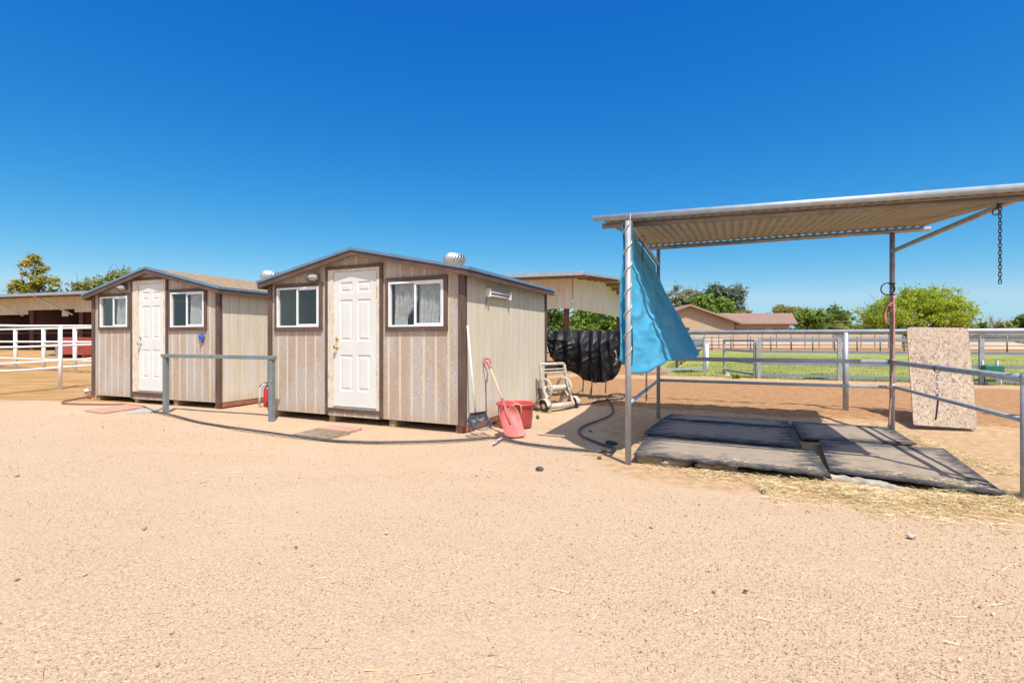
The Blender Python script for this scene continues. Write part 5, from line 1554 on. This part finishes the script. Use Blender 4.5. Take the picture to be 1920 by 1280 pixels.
# ------------------------------------------------------------------ trees
def tree(label, base, H, blobs, leaf, nleaf, lm, clumps=70, spread=.5, trunk_r=.2, multi=1, name='tree', bark_m=bark, bare=0, up_bias=.3, cat='tree', group=None, hang=0, trunk_h=None):
    """blobs: (dx, dy, z centre, rx, ry, rz) crown ellipsoids; leaves gather in clumps near their surfaces"""
    base = Vector(base)
    root = thing(name, label, cat, base, 0, group)
    R_ = np.random.default_rng(abs(hash((round(base.x, 2), round(H, 2)))) % 2 ** 31)
    vol = np.array([(b[3] * b[4] * b[5]) ** .8 for b in blobs]); vol = vol / vol.sum()
    ci = R_.choice(len(blobs), clumps, p=vol)
    dirs = R_.normal(size=(clumps, 3)); dirs /= np.linalg.norm(dirs, axis=1)[:, None]
    dirs[:, 2] = np.where(dirs[:, 2] < -.75, -dirs[:, 2] * .6, dirs[:, 2])
    rad = R_.uniform(.2, 1.0, clumps) ** .6
    rad = np.where(R_.random(clumps) < .14, R_.uniform(1.0, 1.28, clumps), rad)
    bb = np.array(blobs)[ci]
    cc = bb[:, :3] + dirs * rad[:, None] * bb[:, 3:6]
    size = R_.uniform(.6, 1.25, clumps) * spread
    w = size ** 2; w /= w.sum()
    li = R_.choice(clumps, nleaf, p=w)
    off = R_.normal(size=(nleaf, 3)); off /= np.linalg.norm(off, axis=1)[:, None]
    off *= np.minimum(1.7, np.abs(R_.normal(0, .72, nleaf)))[:, None] * size[li][:, None] * np.array([1, 1, .75])
    P = cc[li] + off
    if hang: P[:, 2] -= np.abs(R_.normal(0, hang, nleaf))
    nrm = R_.normal(size=(nleaf, 3)); nrm[:, 2] = np.abs(nrm[:, 2]) + up_bias; nrm += off / (np.linalg.norm(off, axis=1)[:, None] + 1e-6) * .6
    nrm /= np.linalg.norm(nrm, axis=1)[:, None]
    t = np.cross(nrm, R_.normal(size=(nleaf, 3))); t /= np.linalg.norm(t, axis=1)[:, None] + 1e-9
    s = np.cross(nrm, t)
    L = (leaf * R_.uniform(.6, 1.4, nleaf))[:, None]
    v = np.stack([P - t * L, P + s * L * .45 + t * L * .1, P + t * L, P - s * L * .45 - t * L * .1], 1).reshape(-1, 3)
    tint = np.clip(R_.random(clumps)[li] * .7 + R_.random(nleaf) * .3, 0, 1)
    cr = mesh_np('crown', v, np.arange(4 * nleaf).reshape(-1, 4), lm, tint); cr.parent = root
    # trunk and limbs in local space
    b = MB(); th = trunk_h if trunk_h else max(.5, min(bl[2] - bl[5] * .4 for bl in blobs))
    order = R_.permutation(clumps)[:min(clumps, 26)]
    for m_ in range(multi):
        lean = Vector((R_.uniform(-.25, .25), R_.uniform(-.2, .2), 0)) * (1.0 if multi > 1 else .3) * th
        top = Vector((lean.x, lean.y, th))
        b.tube([(0 + .1 * m_, 0, -.2), lean * .35 + Vector((0, 0, th * .5)), top], [trunk_r * 1.15, trunk_r * .85, trunk_r * .7], 9)
        for i in order[m_::multi]:
            e = Vector(cc[i]); mid = top.lerp(e, .5) + Vector((R_.uniform(-.2, .2), R_.uniform(-.2, .2), .12 * (e - top).length))
            b.tube([top, mid, e], [trunk_r * .45, trunk_r * .25, trunk_r * .06], 6)
    if bare:
        for k in range(bare):
            i = R_.integers(clumps); e = Vector(cc[i]); d = Vector((R_.normal() * .4, R_.normal() * .3, 1)).normalized() * R_.uniform(.6, 1.6) * spread * 1.6
            b.tube([e, e + d * .5 + Vector((R_.normal() * .1, 0, 0)), e + d], [trunk_r * .15, trunk_r * .11, trunk_r * .06], 5)
    b.build('trunk', bark_m, root, True)
    return root

lm_olive = leaf_mat('leaves_yellow_green', (0.255, 0.270, 0.045), (0.495, 0.435, 0.090), (0.690, 0.450, 0.150))
lm_mid = leaf_mat('leaves_mid_green', (0.112, 0.188, 0.033), (0.240, 0.330, 0.068))
lm_dark = leaf_mat('leaves_grey_green', (0.112, 0.158, 0.093), (0.225, 0.277, 0.173))
lm_bright = leaf_mat('leaves_bright_green', (0.150, 0.255, 0.038), (0.315, 0.420, 0.075))
lm_verde = leaf_mat('leaves_palo_verde', (0.285, 0.375, 0.033), (0.540, 0.615, 0.068))
lm_grey = leaf_mat('leaves_dusty', (0.225, 0.255, 0.150), (0.390, 0.405, 0.255))
lm_gold = leaf_mat('leaves_olive_gold', (0.255, 0.240, 0.068), (0.450, 0.390, 0.135))
lm_twigs = leaf_mat('leaves_dry_buds', (0.510, 0.360, 0.300), (0.630, 0.480, 0.405))

def at(px, d): return Vector(((px - 960) / F * d, d, .1))
def hz_(py, d): return EYE + (HZ - py) / F * d - .1
# left, beyond the barn
d = 44; m = d / F
tree('tall thin yellowing tree with bare top twigs beyond the barn', at(66, d), 8, [(0, 0, hz_(545, d), 32 * m, 1.4, 22 * m), (.1, 0, hz_(518, d), 17 * m, 1, 22 * m), (1.2, 0, hz_(530, d), 17 * m, 1, 14 * m), (-1.1, 0, hz_(538, d), 16 * m, 1, 14 * m), (-.1, 0, hz_(500, d), 13 * m, .8, 14 * m), (-.2, 0, hz_(485, d), 9 * m, .6, 10 * m), (0, 0, hz_(570, d), 34 * m, 1.4, 22 * m)], .15, 6200, lm_olive, 120, .34, .16, bare=80, bark_m=twig)
tree('bushy olive green tree half hidden by the farther shed roof', at(205, d), 7, [(-.9, 0, hz_(545, d), 45 * m, 2, 22 * m), (1.4, 0, hz_(530, d), 40 * m, 2, 24 * m), (.3, 0, hz_(520, d), 15 * m, 1, 12 * m)], .19, 4200, leaf_mat('leaves_left_olive', (0.165, 0.210, 0.060), (0.360, 0.360, 0.135), (0.510, 0.360, 0.165)), 60, .55, .2, bare=16)
# seen under the barn roof
for i, (px, d, tp, wdt, lm_, lab) in enumerate(((1040, 48, 530, 70, lm_mid, 'dark green tree beneath the barn roof nearest the shed'), (1100, 52, 530, 60, lm_bright, 'bright green tree under the barn roof behind the middle of cover'), (1150, 46, 545, 60, lm_bright, 'yellow green tree seen right under the end of barn'), (1195, 60, 540, 60, lm_mid, 'green tree hidden mostly behind the blue tarp'))):
    m = d / F
    zt = hz_(tp, d); 
    tree(lab, at(px, d), zt, [(0, 0, zt * .5, wdt * .5 * m, 2, zt * .48), (wdt * .2 * m, 0, zt * .3, wdt * .4 * m, 2, zt * .28), (-wdt * .25 * m, 0, zt * .35, wdt * .35 * m, 2, zt * .3)], .20, 5200, lm_, 80, .6, .2, trunk_h=1.0)
# behind the house
d = 118; m = d / F
tree('dusty grey green tree with thin crown left of the house gable', at(1272, d), 12, [(-1, 0, hz_(575, d), 34 * m, 3, 30 * m), (2, 0, hz_(560, d), 26 * m, 3, 20 * m), (4, 0, hz_(570, d), 24 * m, 2, 25 * m)], .40, 5000, lm_grey, 70, 1.1, .3, bare=40)
tree('bright green tree just left of the tall dark tree', at(1316, d - 6), 10, [(0, 0, hz_(585, d), 26 * m, 3, 28 * m), (1.2, 0, hz_(572, d), 14 * m, 2, 16 * m)], .34, 4200, lm_bright, 55, 1.0, .3)
tree('tallest dark grey green tree behind the house', at(1357, d + 4), 14, [(0, 0, hz_(575, d), 42 * m, 4, 36 * m), (-2.2, 0, hz_(550, d), 24 * m, 3, 22 * m), (1.8, 0, hz_(550, d), 26 * m, 3, 22 * m), (4.0, 0, hz_(582, d), 14 * m, 2, 14 * m)], .38, 11000, lm_dark, 120, 1.25, .45, hang=.5)
tree('short leafy green tree against the tall dark tree', at(1357, d - 8), 8, [(0, 0, hz_(590, d), 26 * m, 3, 26 * m)], .32, 3600, lm_bright, 50, .9, .25)
tree('small gold green crown over the house roof ridge', at(1398, d), 5, [(0, 0, hz_(588, d), 12 * m, 2, 8 * m)], .3, 900, lm_gold, 16, .7, .2)
tree('round olive gold tree behind the right end of house roof', at(1474, d), 8, [(0, 0, hz_(588, d), 26 * m, 3, 13 * m), (-1, 0, hz_(583, d), 14 * m, 2, 9 * m)], .32, 4000, lm_gold, 60, .8, .25)
d = 100; m = d / F
tree('dense green tree right beside the house end wall', at(1512, d), 6, [(0, 0, hz_(605, d), 26 * m, 2.5, 20 * m), (1.5, 0, hz_(592, d), 12 * m, 2, 10 * m)], .28, 5000, lm_bright, 60, .8, .25)
tree('taller green tree rising behind the fan palm', at(1558, d + 4), 7, [(0, 0, hz_(600, d), 36 * m, 3, 20 * m), (1.4, 0, hz_(588, d), 22 * m, 2, 10 * m), (-2.5, 0, hz_(592, d), 14 * m, 2, 13 * m)], .28, 6500, lm_mid, 80, .85, .25, bare=10)
# palo verde
d = 84; m = d / F
tree('broad yellow green palo verde with domed crown', at(1722, d), 9, [(0, 0, hz_(582, d), 82 * m, 5, 36 * m), (-5.2, 0, hz_(592, d), 42 * m, 4, 24 * m), (4.6, 0, hz_(590, d), 44 * m, 4, 27 * m), (1, 0, hz_(563, d), 56 * m, 4, 22 * m), (-7.5, 0, hz_(606, d), 18 * m, 2, 12 * m), (7.0, 0, hz_(602, d), 18 * m, 2, 14 * m)], .17, 42000, lm_verde, 800, .95, .3, 3, bare=110, bark_m=bark, trunk_h=1.6, up_bias=.1)
tree('low olive green shrub tree under the palo verde on the left', at(1650, d + 5), 4, [(0, 0, hz_(607, d), 28 * m, 2, 14 * m), (1.5, 0, hz_(611, d), 24 * m, 2, 8 * m)], .20, 3200, lm_bright, 50, .6, .15)
tree('dry brownish shrub under the palo verde on the right', at(1790, d + 3), 4, [(0, 0, hz_(612, d), 36 * m, 2, 9 * m)], .18, 2200, lm_gold, 40, .5, .12, bare=20)
# far right
d = 125; m = d / F
tree('small dark green round tree far right above the rail', at(1842, d), 4, [(0, 0, hz_(613, d), 11 * m, 1.6, 8 * m)], .28, 1500, lm_mid, 24, .6, .2)
tree('bare pale winter tree far right', at(1868, d + 12), 6, [(0, 0, hz_(605, d), 24 * m, 2, 12 * m)], .16, 350, lm_twigs, 50, .9, .16, bare=90, bark_m=twig)
tree('olive bush tree beside the bare pale tree', at(1884, d), 4, [(0, 0, hz_(614, d), 16 * m, 2, 9 * m)], .28, 1800, lm_gold, 30, .6, .2, bare=8)
tree('dark green tree at the far right picture edge', at(1922, d), 6, [(0, 0, hz_(608, d), 18 * m, 2, 18 * m)], .3, 3000, lm_mid, 40, .8, .2)
tree('low dark scrub right of the tan wall', at(1790, 96), 2, [(0, 0, .8, 8, 2, .8), (12, 3, .9, 6, 2, .8)], .2, 3800, lm_mid, 60, .7, .1, name='shrub', cat='shrub', trunk_h=.4)

def treeline():
    n = 12000; d = 150.0
    px = rng.uniform(1180, 1960, n); top = np.array([611 - 9 * mnoise.noise((p * .03, 1, 2)) - 5 * mnoise.noise((p * .11, 4, 2)) for p in px])
    y = d + rng.uniform(-3, 3, n); z = rng.random(n) ** .7 * (EYE + (HZ - top) / F * d); x = (px - 960) / F * y
    P = np.stack([x, y, z], 1); nr = rng.normal(size=(n, 3)); nr /= np.linalg.norm(nr, axis=1)[:, None]
    t = np.cross(nr, rng.normal(size=(n, 3))); t /= np.linalg.norm(t, axis=1)[:, None]; q = np.cross(nr, t); L = .55
    v = np.stack([P - t * L, P + q * L * .5, P + t * L, P - q * L * .5], 1).reshape(-1, 3)
    kind(mesh_np('far_trees', v, np.arange(4 * n).reshape(-1, 4), lm_mid, rng.random(n)), 'stuff')
treeline()
def palm():
    d = 80; base = at(1568, d); m = d / F
    root = thing('fan_palm', 'fan palm with pale drooping fronds beyond the wall', 'palm tree', base)
    hub = hz_(607, d)
    MB().tube([(0, 0, -.2), (0, 0, hub)], [.32, .26], 12).build('trunk', bark, root, True)
    fm = leaf_mat('palm_fronds', (.13, .19, .035), (.38, .38, .13))
    R_ = random.Random(5); vs_, fs_, tint = [], [], []
    for i in range(46):
        az = R_.uniform(0, 2 * PI); el = R_.uniform(-.55, 1.25); L = R_.uniform(1.0, 1.6)
        d0 = Vector((math.cos(az) * math.cos(el), math.sin(az) * math.cos(el), math.sin(el)))
        o0 = Vector((0, 0, hub)); hubp = o0 + d0 * L
        sd = d0.cross(Vector((0, 0, 1))).normalized(); up = sd.cross(d0)
        k = len(vs_); w = .03
        vs_ += [o0 - sd * w, o0 + sd * w, hubp + sd * w, hubp - sd * w]; fs_.append((k, k + 1, k + 2, k + 3)); tint.append(.7)
        tn = .15 + .75 * (el < .2) * R_.random() + R_.uniform(0, .25)
        nb = 15
        for j in range(nb):
            a = (j / (nb - 1) - .5) * 3.6; ll = 1.15 * (1 - .25 * abs(a) / 1.8)
            dd = (d0 * math.cos(a) + sd * math.sin(a)).normalized(); pw = dd.cross(up).normalized() * .085
            tip = hubp + dd * ll + Vector((0, 0, -.30 * ll * (1 - .3 * math.sin(el))))
            midp = hubp + dd * ll * .55
            k = len(vs_); vs_ += [hubp - pw * .3, hubp + pw * .3, midp + pw, tip, midp - pw]; 
            fs_ += [(k, k + 1, k + 2, k + 4), (k + 4, k + 2, k + 3, k + 3)]; tint += [tn, tn]
    fs2 = []
    me = bpy.data.meshes.new('crown'); me.from_pydata([tuple(v) for v in vs_], [], [tuple(dict.fromkeys(f)) for f in fs_]); me.update()
    a = me.attributes.new('tint', 'FLOAT', 'FACE'); a.data.foreach_set('value', np.array(tint, np.float32))
    me.materials.append(fm); c = bpy.data.objects.new('crown', me); COL.objects.link(c); c.parent = root
palm()

# weeds along the pasture fence
wm = leaf_mat('weed_leaves', (.10, .20, .03), (.20, .32, .05))
def weed(px, py, r, h, n, label, z=.1):
    p = G(px, py, z); pts = p + Vector((0, 0, 0))
    P = np.array([[p.x + random.gauss(0, r * .5), p.y + random.gauss(0, r * .3), z - .01] for _ in range(n)])
    o = blades('weed', P, h, .013, wm, up=.9)
    me = o.data; o.location = p
    co_ = np.empty(len(me.vertices) * 3, np.float32); me.vertices.foreach_get('co', co_); co_ = co_.reshape(-1, 3) - np.array(p, np.float32); me.vertices.foreach_set('co', co_.ravel())
    tag(o, label, 'weed')
weed(1530, 709, .28, .14, 240, 'leafy green weed at the foot of the pasture fence')
weed(1570, 708, .13, .08, 70, 'small weed right of the larger weed by pasture fence')
weed(1380, 709, .13, .12, 90, 'small green weed by the open gate')
weed(1285, 697, .45, .12, 300, 'patchy grass tuft left of the white sleeved post')
weed(1008, 783, .03, .05, 16, 'tiny weed at the corner of nearer shed', .0)
p = G(1364, 707, .1)
tag(MB().ball((p.x, p.y, .14), .09, .08, .09, 10, 7, .18, random.Random(8)).build('stone', concrete, None, origin=p), 'pale stone at the foot of the open gate', 'stone')
